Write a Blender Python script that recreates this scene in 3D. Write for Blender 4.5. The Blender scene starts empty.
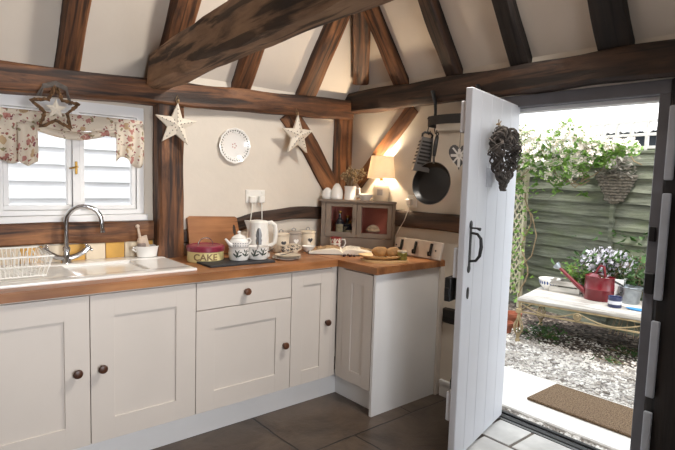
import bpy, bmesh, math, random
from mathutils import Vector as V, Matrix, noise
from math import sin, cos, pi, radians, sqrt, atan2
random.seed(7)
sc = bpy.context.scene
COL = sc.collection

# ------------------------------------------------------------------ materials
def lin(c):
    r = []
    for v in c:
        v = v / 255.0
        r.append(v / 12.92 if v <= 0.04045 else ((v + 0.055) / 1.055) ** 2.4)
    return (r[0], r[1], r[2], 1.0)

def newmat(name):
    m = bpy.data.materials.new(name)
    m.use_nodes = True
    nt = m.node_tree
    b = nt.nodes['Principled BSDF']
    return m, nt, b

def N(nt, t, **kw):
    n = nt.nodes.new(t)
    for k, v in kw.items():
        if k in n.inputs.keys():
            n.inputs[k].default_value = v
        else:
            setattr(n, k, v)
    return n

def coords(nt, scale=(1, 1, 1), out='Object'):
    tc = N(nt, 'ShaderNodeTexCoord')
    mp = N(nt, 'ShaderNodeMapping')
    mp.inputs['Scale'].default_value = scale
    nt.links.new(tc.outputs[out], mp.inputs['Vector'])
    return mp.outputs['Vector']

def ramp(nt, fac, stops):
    r = N(nt, 'ShaderNodeValToRGB')
    cr = r.color_ramp
    while len(cr.elements) < len(stops):
        cr.elements.new(0.5)
    for e, (p, c) in zip(cr.elements, stops):
        e.position = p
        e.color = lin(c)
    nt.links.new(fac, r.inputs['Fac'])
    return r.outputs['Color']

def bump(nt, b, h, strength, dist=0.02):
    bp = N(nt, 'ShaderNodeBump')
    bp.inputs['Strength'].default_value = strength
    bp.inputs['Distance'].default_value = dist
    nt.links.new(h, bp.inputs['Height'])
    nt.links.new(bp.outputs['Normal'], b.inputs['Normal'])

def plain(name, c, rough=0.5, metal=0.0, var=0.12, scale=6.0, bmp=0.0, bscale=60.0, c2=None, coat=0.0, emit=None):
    """base colour with soft noise variation and optional bump"""
    m, nt, b = newmat(name)
    b.inputs['Roughness'].default_value = rough
    b.inputs['Metallic'].default_value = metal
    b.inputs['Coat Weight'].default_value = coat
    v = coords(nt)
    n = N(nt, 'ShaderNodeTexNoise', Scale=scale, Detail=5.0)
    nt.links.new(v, n.inputs['Vector'])
    if c2 is None:
        c2 = tuple(max(0, x * (1 - var)) for x in c)
    col = ramp(nt, n.outputs['Fac'], [(0.32, c2), (0.68, c)])
    nt.links.new(col, b.inputs['Base Color'])
    if bmp:
        n2 = N(nt, 'ShaderNodeTexNoise', Scale=bscale, Detail=4.0)
        nt.links.new(v, n2.inputs['Vector'])
        bump(nt, b, n2.outputs['Fac'], bmp)
    if emit:
        b.inputs['Emission Color'].default_value = lin(emit[0])
        b.inputs['Emission Strength'].default_value = emit[1]
    return m

def wood(name, dark, mid, light, scale=(1.2, 14, 14), rough=0.6, bmp=0.35, knots=True, dist=0.01, wear=1.3):
    """grain runs along the object's own X"""
    m, nt, b = newmat(name)
    b.inputs['Roughness'].default_value = rough
    v = coords(nt, scale)
    n = N(nt, 'ShaderNodeTexNoise', Scale=1.6, Detail=9.0, Roughness=0.65, Distortion=0.6)
    nt.links.new(v, n.inputs['Vector'])
    col = ramp(nt, n.outputs['Fac'], [(0.3, dark), (0.5, mid), (0.72, light)])
    v2 = coords(nt, (1.6, 3, 3))
    n2 = N(nt, 'ShaderNodeTexNoise', Scale=1.7, Detail=3.0)
    nt.links.new(v2, n2.inputs['Vector'])
    mx = N(nt, 'ShaderNodeMix', data_type='RGBA', blend_type='MULTIPLY')
    mx.inputs['Factor'].default_value = 0.75
    nt.links.new(col, mx.inputs['A'])
    g = ramp(nt, n2.outputs['Fac'], [(0.3, (150, 140, 135)), (0.7, (255, 255, 255))])
    nt.links.new(g, mx.inputs['B'])
    last = mx.outputs['Result']
    if knots:
        v3 = coords(nt, (scale[0]*.7, scale[1]*1.6, scale[2]*1.6))
        n3 = N(nt, 'ShaderNodeTexNoise', Scale=1.5, Detail=4.0, Distortion=0.4)
        nt.links.new(v3, n3.inputs['Vector'])
        c3 = ramp(nt, n3.outputs['Fac'], [(0.40, (70, 60, 55)), (0.47, (255, 255, 255))])
        m3 = N(nt, 'ShaderNodeMix', data_type='RGBA', blend_type='MULTIPLY')
        m3.inputs['Factor'].default_value = 0.8
        nt.links.new(last, m3.inputs['A']); nt.links.new(c3, m3.inputs['B'])
        v4 = coords(nt, (3.2, 6.5, 6.5))
        vo = N(nt, 'ShaderNodeTexVoronoi', Scale=0.9)
        nt.links.new(v4, vo.inputs['Vector'])
        c4 = ramp(nt, vo.outputs['Distance'], [(0.05, (52, 42, 38)), (0.17, (255, 255, 255))])
        m4 = N(nt, 'ShaderNodeMix', data_type='RGBA', blend_type='MULTIPLY')
        m4.inputs['Factor'].default_value = 0.7
        nt.links.new(m3.outputs['Result'], m4.inputs['A']); nt.links.new(c4, m4.inputs['B'])
        last = m4.outputs['Result']
    nt.links.new(last, b.inputs['Base Color'])
    bump(nt, b, n.outputs['Fac'], bmp, dist)
    return m

OAK = wood('aged oak', (46, 28, 18), (112, 72, 44), (164, 112, 70), scale=(1.6, 11, 11), rough=0.6, bmp=0.6)
OAKB = wood('grey brown oak', (104, 80, 62), (170, 134, 104), (200, 164, 130), scale=(1.6, 9, 9), rough=0.75, bmp=0.7)
OAKD = wood('shade-toned oak', (24, 20, 19), (38, 32, 30), (54, 43, 37), rough=0.65, bmp=0.5)  # shade of the unlit right side put into the oak colour
OAKM = wood('dark brown oak', (32, 22, 17), (66, 46, 34), (98, 68, 48), scale=(1.6, 11, 11), rough=0.62, bmp=0.5)
PLASTER = plain('lime plaster', (222, 213, 200), 0.9, var=0.05, scale=2.2, bmp=0.18, bscale=9)
CEIL = plain('ceiling plaster', (222, 212, 200), 0.92, var=0.06, scale=1.5, bmp=0.2, bscale=5)
PAINT = plain('cream cabinet paint', (214, 206, 198), 0.42, var=0.02, scale=3)
WHITE = plain('white gloss paint', (236, 236, 236), 0.4, var=0.02, scale=4)
DOORW = plain('white door paint', (212, 214, 220), 0.45, var=0.03, scale=3)
FRAMEG = plain('shaded door frame paint', (112, 112, 118), 0.6, var=0.1, scale=6)  # greyish-white frame paint, its shadow put into the colour
TOP = wood('oiled beech worktop', (144, 92, 54), (180, 122, 76), (198, 144, 96), scale=(0.8, 9, 9), rough=0.38, bmp=0.05, knots=False)
BOARDW = wood('chopping board wood', (140, 88, 48), (176, 118, 70), (190, 134, 84), scale=(0.8, 10, 10), rough=0.5, bmp=0.06, knots=False)
KNOBW = wood('turned dark knob wood', (64, 36, 22), (96, 58, 36), (120, 76, 48), rough=0.4, bmp=0.05, knots=False)
CERAM = plain('white glazed ceramic', (240, 238, 234), 0.18, var=0.02, coat=0.4)
CREAMC = plain('cream ceramic', (226, 212, 190), 0.3, var=0.05, coat=0.3)
GREYC = plain('grey ceramic', (168, 158, 148), 0.35, var=0.05, coat=0.3)
CHROME = plain('polished chrome', (205, 205, 208), 0.12, metal=1.0, var=0.02)
STEEL = plain('brushed steel', (150, 150, 150), 0.3, metal=1.0, var=0.1)
IRON = plain('black iron', (30, 29, 30), 0.5, var=0.2, scale=20, bmp=0.1)
PANM = plain('non stick black', (22, 22, 24), 0.32, var=0.1)
SLATE = plain('dark slate board', (44, 44, 48), 0.6, var=0.15, bmp=0.1)
WIREW = plain('white coated wire', (240, 238, 232), 0.4, var=0.02)
PINKT = plain('burgundy tin lid', (136, 36, 62), 0.35, var=0.08, coat=0.2)
CREAMT = plain('cream enamel tin', (228, 212, 150), 0.4, var=0.05)
LETTER = plain('brown lettering', (136, 110, 76), 0.6, var=0.05)
GREYCAB = plain('taupe painted wood', (138, 124, 112), 0.55, var=0.08, scale=8)
ROSEIN = plain('dusty rose lining', (206, 130, 122), 0.7, var=0.1)
BLACKPL = plain('black plastic', (28, 28, 30), 0.4, var=0.05)
DARKBL = plain('dark blue bottle glass', (28, 34, 52), 0.12, var=0.2, coat=0.4)
LABELP = plain('bottle label paper', (170, 164, 140), 0.7, var=0.2, scale=40)
CAKEM = plain('iced sponge', (214, 196, 170), 0.8, var=0.2, scale=50, bmp=0.4)
PINKC = plain('pink paper case', (190, 130, 122), 0.7, var=0.1)
PAPER = plain('printed page', (228, 222, 210), 0.7, var=0.04, scale=20)
CRUST = plain('bread crust', (178, 134, 84), 0.8, var=0.25, scale=18, bmp=0.3)
BREADB = plain('pale bread board', (214, 178, 128), 0.55, var=0.1, scale=10)
JARG = plain('olive relish in a jar', (140, 132, 66), 0.2, var=0.3, scale=40, coat=0.5)
PLASTW = plain('white plastic', (236, 234, 228), 0.35, var=0.02)
GAUGE = plain('grey gauge window', (110, 110, 112), 0.2, var=0.2, scale=30)
BERRY = plain('dark berries', (60, 20, 34), 0.3, var=0.3, scale=30)
HEARTD = plain('charcoal heart print', (66, 64, 66), 0.5, var=0.1)
BRASS = plain('brass', (170, 134, 70), 0.3, metal=1.0)
TWIG = plain('dark woven twig', (104, 95, 88), 0.8, var=0.45, scale=30, bmp=0.4)
TWIGB = plain('brown woven twig', (138, 102, 68), 0.85, var=0.45, scale=40, bmp=0.4)
STARM = plain('cream painted tin', (230, 220, 204), 0.5, var=0.06, scale=10)
HOLE = plain('dark punched hole', (60, 46, 36), 0.8)
ROPE = plain('jute string', (160, 134, 98), 0.9, var=0.2, scale=60)
BLUEP = plain('blue transfer print', (70, 92, 150), 0.3, var=0.1)
REDCAN = plain('red enamel', (104, 15, 28), 0.3, var=0.12, scale=8, coat=0.4)
GALV = plain('galvanised zinc', (170, 178, 186), 0.35, metal=0.7, var=0.2, scale=14)
NAVY = plain('navy tin paint', (46, 52, 86), 0.35, var=0.1)
BLUEH = plain('blue tool handle', (50, 120, 176), 0.4, var=0.05)
TERRA = plain('terracotta', (152, 88, 64), 0.85, var=0.2, scale=14)
BENCHW = wood('flaking white bench paint', (140, 136, 128), (192, 190, 184), (208, 206, 202), scale=(2, 22, 22), rough=0.8, bmp=0.3, knots=False)
BENCHF = plain('old cream ironwork', (166, 148, 112), 0.6, var=0.25, scale=14)
CONC = plain('pale concrete', (222, 218, 212), 0.9, var=0.06, scale=8, bmp=0.2)
SOIL = plain('dark soil', (62, 50, 42), 0.95, var=0.4, scale=30, bmp=0.6)
SHEDD = plain('dark shed wall', (64, 70, 78), 0.8, var=0.2)
SHEDR = plain('pale corrugated sheet', (214, 212, 208), 0.7, var=0.05)
BARK = plain('vine stem', (150, 130, 100), 0.9, var=0.3, scale=20)
BASKETW = plain('grey wicker', (128, 120, 108), 0.9, var=0.4, scale=40, bmp=0.5)
CLADW = plain('white cladding paint', (212, 215, 220), 0.7, var=0.05, scale=5)
CARD = plain('printed card', (196, 198, 206), 0.6, var=0.1, scale=30)
REDP = plain('faded red print', (150, 62, 58), 0.4, var=0.1)
BLACKCL = plain('black cloth', (30, 29, 31), 0.95, var=0.3, scale=12)
DRIED = plain('dried flower heads', (196, 172, 130), 0.9, var=0.4, scale=30)

def leafmat(name, c, c2, trans=0.3):
    m, nt, b = newmat(name)
    b.inputs['Roughness'].default_value = 0.55
    v = coords(nt)
    n = N(nt, 'ShaderNodeTexNoise', Scale=9.0, Detail=3.0)
    nt.links.new(v, n.inputs['Vector'])
    col = ramp(nt, n.outputs['Fac'], [(0.36, c2), (0.64, c)])
    nt.links.new(col, b.inputs['Base Color'])
    tr = N(nt, 'ShaderNodeBsdfTranslucent')
    nt.links.new(col, tr.inputs['Color'])
    mx = N(nt, 'ShaderNodeMixShader')
    mx.inputs['Fac'].default_value = trans
    nt.links.new(b.outputs['BSDF'], mx.inputs[1])
    nt.links.new(tr.outputs['BSDF'], mx.inputs[2])
    nt.links.new(mx.outputs['Shader'], nt.nodes['Material Output'].inputs['Surface'])
    return m
LEAF = leafmat('climber leaves', (138, 170, 84), (88, 126, 58), .4)
LEAFD = leafmat('dark low leaves', (70, 102, 48), (38, 66, 30))
PETAL = leafmat('blossom petals', (248, 242, 236), (238, 222, 212), 0.35)
PETALW = leafmat('white flower petals', (222, 218, 226), (186, 182, 200), 0.3)
SHADE = leafmat('cream lampshade linen', (244, 236, 222), (240, 230, 212), 0.3)

def glass(name, tint=(255, 255, 255), refl=0.08):
    m, nt, b = newmat(name)
    t = N(nt, 'ShaderNodeBsdfTransparent')
    t.inputs['Color'].default_value = lin(tint)
    g = N(nt, 'ShaderNodeBsdfGlossy')
    g.inputs['Roughness'].default_value = 0.03
    mx = N(nt, 'ShaderNodeMixShader')
    mx.inputs['Fac'].default_value = refl
    nt.links.new(t.outputs['BSDF'], mx.inputs[1])
    nt.links.new(g.outputs['BSDF'], mx.inputs[2])
    nt.links.new(mx.outputs['Shader'], nt.nodes['Material Output'].inputs['Surface'])
    return m
GLASS = glass('window glass', (255, 255, 255), 0.02)
CABGL = glass('cabinet glass', (250, 248, 246), 0.025)

def slabs():
    m, nt, b = newmat('flagstone floor')
    v = coords(nt)
    br = N(nt, 'ShaderNodeTexBrick', offset=0.43, squash=1.0)
    br.inputs['Scale'].default_value = 1.0
    br.inputs['Mortar Size'].default_value = 0.006
    br.inputs['Mortar Smooth'].default_value = 0.3
    br.inputs['Brick Width'].default_value = 0.82
    br.inputs['Row Height'].default_value = 0.52
    br.inputs['Color1'].default_value = lin((114, 99, 85))
    br.inputs['Color2'].default_value = lin((93, 82, 73))
    br.inputs['Mortar'].default_value = lin((40, 34, 30))
    nd = N(nt, 'ShaderNodeTexNoise', Scale=3.0, Detail=2.0)
    nt.links.new(v, nd.inputs['Vector'])
    vm = N(nt, 'ShaderNodeVectorMath', operation='MULTIPLY_ADD')
    nt.links.new(nd.outputs['Color'], vm.inputs[0])
    vm.inputs[1].default_value = (0.03, 0.03, 0)
    nt.links.new(v, vm.inputs[2])
    nt.links.new(vm.outputs['Vector'], br.inputs['Vector'])
    n = N(nt, 'ShaderNodeTexNoise', Scale=4.0, Detail=8.0, Roughness=0.65, Distortion=0.5)
    nt.links.new(v, n.inputs['Vector'])
    mx = N(nt, 'ShaderNodeMix', data_type='RGBA', blend_type='MULTIPLY')
    mx.inputs['Factor'].default_value = 0.8
    nt.links.new(br.outputs['Color'], mx.inputs['A'])
    g = ramp(nt, n.outputs['Fac'], [(0.3, (128, 120, 114)), (0.7, (255, 248, 240))])
    nt.links.new(g, mx.inputs['B'])
    nt.links.new(mx.outputs['Result'], b.inputs['Base Color'])
    b.inputs['Roughness'].default_value = 0.33
    ad = N(nt, 'ShaderNodeMath', operation='MULTIPLY_ADD')
    nt.links.new(br.outputs['Fac'], ad.inputs[0])
    ad.inputs[1].default_value = -1.2
    nt.links.new(n.outputs['Fac'], ad.inputs[2])
    bump(nt, b, ad.outputs['Value'], 0.5, 0.012)
    return m
FLOORM = slabs()

def floral():
    m, nt, b = newmat('floral cotton')
    b.inputs['Roughness'].default_value = 0.9
    v = coords(nt)
    base = lin((236, 226, 210))
    cur = None
    prev = None
    for (sc_, th, c, seed) in ((12, 0.26, (206, 178, 142), 3), (17, 0.27, (198, 142, 132), 0), (24, 0.22, (160, 150, 116), 5), (30, 0.22, (176, 112, 100), 9), (34, 0.19, (148, 84, 92), 13)):
        mp = N(nt, 'ShaderNodeMapping')
        mp.inputs['Location'].default_value = (seed, seed * 1.3, seed * .7)
        nt.links.new(v, mp.inputs['Vector'])
        ns = N(nt, 'ShaderNodeTexNoise', Scale=30.0, Detail=2.0)
        nt.links.new(mp.outputs['Vector'], ns.inputs['Vector'])
        vm = N(nt, 'ShaderNodeVectorMath', operation='MULTIPLY_ADD')
        nt.links.new(ns.outputs['Color'], vm.inputs[0])
        vm.inputs[1].default_value = (0.05, 0.05, 0.05)
        nt.links.new(mp.outputs['Vector'], vm.inputs[2])
        vo = N(nt, 'ShaderNodeTexVoronoi', Scale=float(sc_))
        nt.links.new(vm.outputs['Vector'], vo.inputs['Vector'])
        lt = N(nt, 'ShaderNodeMath', operation='LESS_THAN')
        nt.links.new(vo.outputs['Distance'], lt.inputs[0])
        lt.inputs[1].default_value = th
        mx = N(nt, 'ShaderNodeMix', data_type='RGBA')
        nt.links.new(lt.outputs['Value'], mx.inputs['Factor'])
        if prev is None:
            mx.inputs['A'].default_value = base
        else:
            nt.links.new(prev, mx.inputs['A'])
        mx.inputs['B'].default_value = lin(c)
        prev = mx.outputs['Result']
    nt.links.new(prev, b.inputs['Base Color'])
    tr = N(nt, 'ShaderNodeBsdfTranslucent')
    nt.links.new(prev, tr.inputs['Color'])
    mx = N(nt, 'ShaderNodeMixShader')
    mx.inputs['Fac'].default_value = 0.25
    nt.links.new(b.outputs['BSDF'], mx.inputs[1])
    nt.links.new(tr.outputs['BSDF'], mx.inputs[2])
    nt.links.new(mx.outputs['Shader'], nt.nodes['Material Output'].inputs['Surface'])
    return m
FLORAL = floral()

def fencewood():
    m, nt, b = newmat('weathered fence board')
    b.inputs['Roughness'].default_value = 0.9
    v = coords(nt, (14, 1.5, 20))
    n = N(nt, 'ShaderNodeTexNoise', Scale=1.3, Detail=8.0, Roughness=0.7)
    nt.links.new(v, n.inputs['Vector'])
    col = ramp(nt, n.outputs['Fac'], [(0.3, (62, 64, 55)), (0.5, (98, 101, 88)), (0.7, (136, 140, 124))])
    v2 = coords(nt, (1, 1.2, 3))
    n2 = N(nt, 'ShaderNodeTexNoise', Scale=2.0, Detail=4.0)
    nt.links.new(v2, n2.inputs['Vector'])
    mx = N(nt, 'ShaderNodeMix', data_type='RGBA')
    f = N(nt, 'ShaderNodeMapRange')
    f.inputs['From Min'].default_value = 0.45
    f.inputs['From Max'].default_value = 0.7
    f.inputs['To Max'].default_value = 0.5
    nt.links.new(n2.outputs['Fac'], f.inputs['Value'])
    nt.links.new(f.outputs['Result'], mx.inputs['Factor'])
    nt.links.new(col, mx.inputs['A'])
    mx.inputs['B'].default_value = lin((98, 108, 74))
    nt.links.new(mx.outputs['Result'], b.inputs['Base Color'])
    bump(nt, b, n.outputs['Fac'], 0.5)
    return m
FENCE = fencewood()

def coir():
    m, nt, b = newmat('coir matting')
    b.inputs['Roughness'].default_value = 1.0
    v = coords(nt)
    n = N(nt, 'ShaderNodeTexNoise', Scale=110.0, Detail=6.0)
    nt.links.new(v, n.inputs['Vector'])
    col = ramp(nt, n.outputs['Fac'], [(0.35, (84, 66, 48)), (0.65, (136, 112, 86))])
    nt.links.new(col, b.inputs['Base Color'])
    bump(nt, b, n.outputs['Fac'], 0.9, 0.02)
    return m
COIR = coir()

def gravelmat(name, stops, sc_=26):
    m, nt, b = newmat(name)
    b.inputs['Roughness'].default_value = 0.9
    v = coords(nt)
    vo = N(nt, 'ShaderNodeTexVoronoi', Scale=float(sc_))
    nt.links.new(v, vo.inputs['Vector'])
    bw = N(nt, 'ShaderNodeRGBToBW')
    nt.links.new(vo.outputs['Color'], bw.inputs['Color'])
    col = ramp(nt, bw.outputs['Val'], stops)
    nt.links.new(col, b.inputs['Base Color'])
    bump(nt, b, vo.outputs['Distance'], 0.8, 0.02)
    return m
GRAV = gravelmat('gravel bed', [(0.1, (96, 90, 84)), (0.5, (160, 154, 148)), (0.9, (206, 202, 196))], 45)
PEB = gravelmat('pebbles', [(0.15, (120, 112, 104)), (0.4, (190, 184, 176)), (0.8, (222, 218, 212))], 14)
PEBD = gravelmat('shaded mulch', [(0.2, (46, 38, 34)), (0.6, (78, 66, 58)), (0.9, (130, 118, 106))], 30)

# ------------------------------------------------------------------ mesh helper
class MB:
    def __init__(s):
        s.bm = bmesh.new()
        s.mi = 0
    def _add(s, verts, faces, M=None):
        vs = [s.bm.verts.new(M @ V(v) if M else V(v)) for v in verts]
        fs = []
        for f in faces:
            try:
                fc = s.bm.faces.new([vs[i] for i in f])
                fc.material_index = s.mi
                fs.append(fc)
            except ValueError:
                pass
        return vs, fs
    def box(s, x0, x1, y0, y1, z0, z1, bev=0.0, M=None, seg=1):
        x0, x1 = min(x0, x1), max(x0, x1); y0, y1 = min(y0, y1), max(y0, y1); z0, z1 = min(z0, z1), max(z0, z1)
        vs, fs = s._add([(x0,y0,z0),(x1,y0,z0),(x1,y1,z0),(x0,y1,z0),(x0,y0,z1),(x1,y0,z1),(x1,y1,z1),(x0,y1,z1)],
                        [(3,2,1,0),(4,5,6,7),(0,1,5,4),(1,2,6,5),(2,3,7,6),(3,0,4,7)], M)
        if bev:
            es = list({e for f in fs for e in f.edges})
            r = bmesh.ops.bevel(s.bm, geom=es, offset=bev, segments=seg, affect='EDGES', profile=0.6)
            for f in r['faces']:
                f.material_index = s.mi
        return s
    def tube(s, pts, r, seg=8, closed=False, flat=1.0):
        pts = [V(p) for p in pts]
        n = len(pts)
        rs = r if isinstance(r, (list, tuple)) else [r] * n
        rings = []
        up = None
        for i in range(n):
            if closed:
                t = pts[(i + 1) % n] - pts[i - 1]
            else:
                t = pts[min(i + 1, n - 1)] - pts[max(i - 1, 0)]
            if t.length < 1e-9:
                t = V((0, 0, 1))
            t.normalize()
            if up is None:
                up = V((0, 0, 1)) if abs(t.z) < 0.9 else V((0, 1, 0))
            a = up - t * up.dot(t)
            if a.length < 1e-6:
                a = t.orthogonal()
            a.normalize()
            up = a
            b = t.cross(a)
            rings.append([s.bm.verts.new(pts[i] + (a * cos(2*pi*k/seg) * flat + b * sin(2*pi*k/seg)) * rs[i]) for k in range(seg)])
        m = n if closed else n - 1
        for i in range(m):
            A, B = rings[i], rings[(i + 1) % n]
            for k in range(seg):
                f = s.bm.faces.new([A[k], A[(k+1) % seg], B[(k+1) % seg], B[k]])
                f.material_index = s.mi
        if not closed:
            f = s.bm.faces.new(rings[0][::-1]); f.material_index = s.mi
            f = s.bm.faces.new(rings[-1]); f.material_index = s.mi
        return s
    def lathe(s, prof, seg=28, c=(0, 0, 0), sx=1.0, sy=1.0, M=None):
        c = V(c)
        rings = []
        for (r, z) in prof:
            if r < 1e-6:
                p = c + V((0, 0, z)); rings.append([s.bm.verts.new(M @ p if M else p)])
            else:
                row = []
                for k in range(seg):
                    p = c + V((r * sx * cos(2*pi*k/seg), r * sy * sin(2*pi*k/seg), z))
                    row.append(s.bm.verts.new(M @ p if M else p))
                rings.append(row)
        for A, B in zip(rings, rings[1:]):
            for k in range(seg):
                if len(A) == 1 and len(B) == 1: break
                if len(A) == 1: vs = [A[0], B[(k+1) % seg], B[k]][::-1]
                elif len(B) == 1: vs = [A[k], A[(k+1) % seg], B[0]]
                else: vs = [A[k], A[(k+1) % seg], B[(k+1) % seg], B[k]]
                f = s.bm.faces.new(vs); f.material_index = s.mi
        return s
    def ell(s, c, r, seg=14, rings=8):
        r = r if isinstance(r, (list, tuple)) else (r, r, r)
        prof = [(sin(pi*i/rings), -cos(pi*i/rings) * r[2]) for i in range(rings + 1)]
        prof[0] = (0, -r[2]); prof[-1] = (0, r[2])
        return s.lathe(prof, seg, c, r[0], r[1])
    def prism(s, poly, z0, z1, M=None):
        n = len(poly)
        vs, _ = s._add([(x, y, z0) for x, y in poly] + [(x, y, z1) for x, y in poly],
                       [tuple(range(n))[::-1], tuple(range(n, 2*n))] + [(i, (i+1) % n, n + (i+1) % n, n + i) for i in range(n)], M)
        return s
    def face(s, pts):
        s._add(pts, [tuple(range(len(pts)))])
        return s

def obj(name, mb, mat, parent=None, loc=None, rz=None, smooth=35, matrix=None):
    me = bpy.data.meshes.new(name)
    bmesh.ops.recalc_face_normals(mb.bm, faces=mb.bm.faces[:])
    mb.bm.to_mesh(me)
    mb.bm.free()
    for m in (mat if isinstance(mat, (list, tuple)) else [mat]):
        me.materials.append(m)
    if smooth:
        for p in me.polygons:
            p.use_smooth = True
        me.set_sharp_from_angle(angle=radians(smooth))
    o = bpy.data.objects.new(name, me)
    COL.objects.link(o)
    if parent: o.parent = parent
    if loc is not None: o.location = loc
    if rz is not None: o.rotation_euler = (0, 0, rz)
    if matrix is not None: o.matrix_world = matrix
    return o

def tag(o, label=None, cat=None, group=None, kind=None):
    if label: o['label'] = label
    if cat: o['category'] = cat
    if group: o['group'] = group
    if kind: o['kind'] = kind
    return o

def thing(name, label, cat, loc=(0, 0, 0), rz=0.0, group=None, kind=None):
    o = bpy.data.objects.new(name, None)
    COL.objects.link(o)
    o.empty_display_size = 0.05
    o.location = loc
    o.rotation_euler = (0, 0, rz)
    return tag(o, label, cat, group, kind)

def copy_tree(o, loc, rz, label):
    r = o.copy(); COL.objects.link(r)
    r.location = loc; r.rotation_euler = (0, 0, rz)
    r['label'] = label
    for ch in list(o.children):
        c = ch.copy(); COL.objects.link(c); c.parent = r
        for g in list(ch.children):
            d = g.copy(); COL.objects.link(d); d.parent = c
    return r

def struct(name, mb, mat, **k):
    return tag(obj(name, mb, mat, **k), kind='structure')

def timber(name, label, pts, w, d, n, mat=None, group=None, seed=0, wob=0.006, cat='beam', seg=0.06, cham=0.012):
    """hewn beam along the polyline pts; w across, d deep along n; slightly wavy faces"""
    pts = [V(p) for p in pts]
    p0, p1 = pts[0], pts[-1]
    X = (p1 - p0).normalized()
    n = V(n); Z = (n - X * n.dot(X)).normalized(); Y = Z.cross(X)
    M = Matrix((X, Y, Z)).transposed().to_4x4(); M.translation = p0
    Mi = M.inverted()
    L = [Mi @ p for p in pts]
    tot = L[-1].x
    k = max(4, int(tot / seg))
    mb = MB()
    rings = []
    for i in range(k + 1):
        x = tot * i / k
        j = 0
        while j < len(L) - 2 and x > L[j+1].x: j += 1
        t = (x - L[j].x) / max(1e-6, L[j+1].x - L[j].x)
        t = max(0, min(1, t)); t = t*t*(3-2*t) if len(L) > 2 and name == 'wall_rail' else t
        cy = L[j].y + (L[j+1].y - L[j].y) * t
        cz = L[j].z + (L[j+1].z - L[j].z) * t
        ww = w / 2; dd = d / 2; c = cham
        sec = [(-ww+c,-dd),(0,-dd),(ww-c,-dd),(ww,-dd+c),(ww,0),(ww,dd-c),(ww-c,dd),(0,dd),(-ww+c,dd),(-ww,dd-c),(-ww,0),(-ww,-dd+c)]
        row = []
        for q, (a, b) in enumerate(sec):
            s1 = noise.noise(V((x * 3.1 + seed * 9.7, q * 0.9, seed)))
            s2 = noise.noise(V((x * 3.1 + seed * 4.1, q * 0.9 + 40, seed)))
            row.append(mb.bm.verts.new((x, cy + a + s1 * wob * 1.6, cz + b + s2 * wob)))
        rings.append(row)
    for A, B in zip(rings, rings[1:]):
        for q in range(12):
            mb.bm.faces.new([A[q], A[(q+1) % 12], B[(q+1) % 12], B[q]])
    mb.bm.faces.new(rings[0][::-1]); mb.bm.faces.new(rings[-1])
    o = obj(name, mb, mat or OAK, smooth=40, matrix=M)
    return tag(o, label, cat, group)

def leaves(mb, centers, size, flat=0.25):
    for c in centers:
        a = random.uniform(0, 2*pi); el = random.uniform(-0.6, 0.9)
        d = V((cos(a)*cos(el), sin(a)*cos(el), sin(el)))
        w = d.cross(V((random.uniform(-.4,.4), random.uniform(-.4,.4), 1))).normalized()
        s_ = size * random.uniform(0.6, 1.3)
        up = d.cross(w) * s_ * flat
        c = V(c)
        mb._add([c - d*s_*.5, c + w*s_*.28 + up*.4, c + d*s_*.5, c - w*s_*.28 + up*.4], [(0,1,2),(0,2,3)])

def blossoms(mb, centers, size, petals=5):
    for c in centers:
        c = V(c)
        n = V((random.uniform(-1.6, 0.2), random.uniform(-1.0, .4), random.uniform(-.3, 1))).normalized()
        a = n.orthogonal().normalized(); b = n.cross(a)
        ph = random.uniform(0, 6)
        s_ = size * random.uniform(.7, 1.25)
        for k in range(petals):
            t = ph + 2*pi*k/petals
            d = a*cos(t) + b*sin(t); w = -a*sin(t) + b*cos(t)
            mb._add([c, c + d*s_*.32 + w*s_*.2 + n*s_*.06, c + d*s_*.56 + n*s_*.1, c + d*s_*.32 - w*s_*.2 + n*s_*.06], [(0,1,2,3)])

def heart2d(w, h, k=24):
    p = []
    for i in range(k):
        t = 2*pi*i/k
        x = 16*sin(t)**3; y = 13*cos(t) - 5*cos(2*t) - 2*cos(3*t) - cos(4*t)
        p.append((x/32*w, (y+2.5)/29*h))
    return p

def arc(c, r, a0, a1, k, ax=('x', 'z')):
    out = []
    for i in range(k + 1):
        a = a0 + (a1 - a0) * i / k
        p = [c[0], c[1], c[2]]
        p['xyz'.index(ax[0])] += r * cos(a)
        p['xyz'.index(ax[1])] += r * sin(a)
        out.append(tuple(p))
    return out

# ------------------------------------------------------------------ camera
FWD = V((0.64582097, 0.75836731, -0.08828536)); RGT = V((0.76275474, -0.64594163, 0.0310583)); UPV = V((0.03347359, 0.08739818, 0.99561091))
cd = bpy.data.cameras.new('camera')
cam = bpy.data.objects.new('camera', cd)
COL.objects.link(cam)
Mc = Matrix((RGT, UPV, -FWD)).transposed().to_4x4()
Mc.translation = V((-2.744188, -3.086771, 1.418852))
cam.matrix_world = Mc
cd.sensor_width = 36.0
cd.lens = 519.76 / 675.0 * 36.0
cd.clip_start = 0.02
sc.camera = cam

# ------------------------------------------------------------------ the setting
X0, Y0 = -4.6, -4.6           # far extents of the room behind the camera
mb = MB(); mb.box(X0 - .2, 0.0, Y0 - .2, 0.06, -0.12, 0.0)
struct('floor', mb, FLOORM)

WY = 0.05                     # the plaster of the window bay sits a little deeper
WX0, WX1, WZ0, WZ1 = -2.40, -1.605, 1.14, 1.80
mb = MB()
mb.box(X0 - .2, WX0, WY, .25, 0, 2.1)
mb.box(WX1, -1.48, WY, .25, 0, 2.1)
mb.box(WX0, WX1, WY, .25, 0, WZ0)
mb.box(WX0, WX1, WY, .25, WZ1, 2.1)
mb.box(-1.48, 0.2, 0.0, .25, 0, 2.1)
struct('wall_left', mb, PLASTER)

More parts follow.
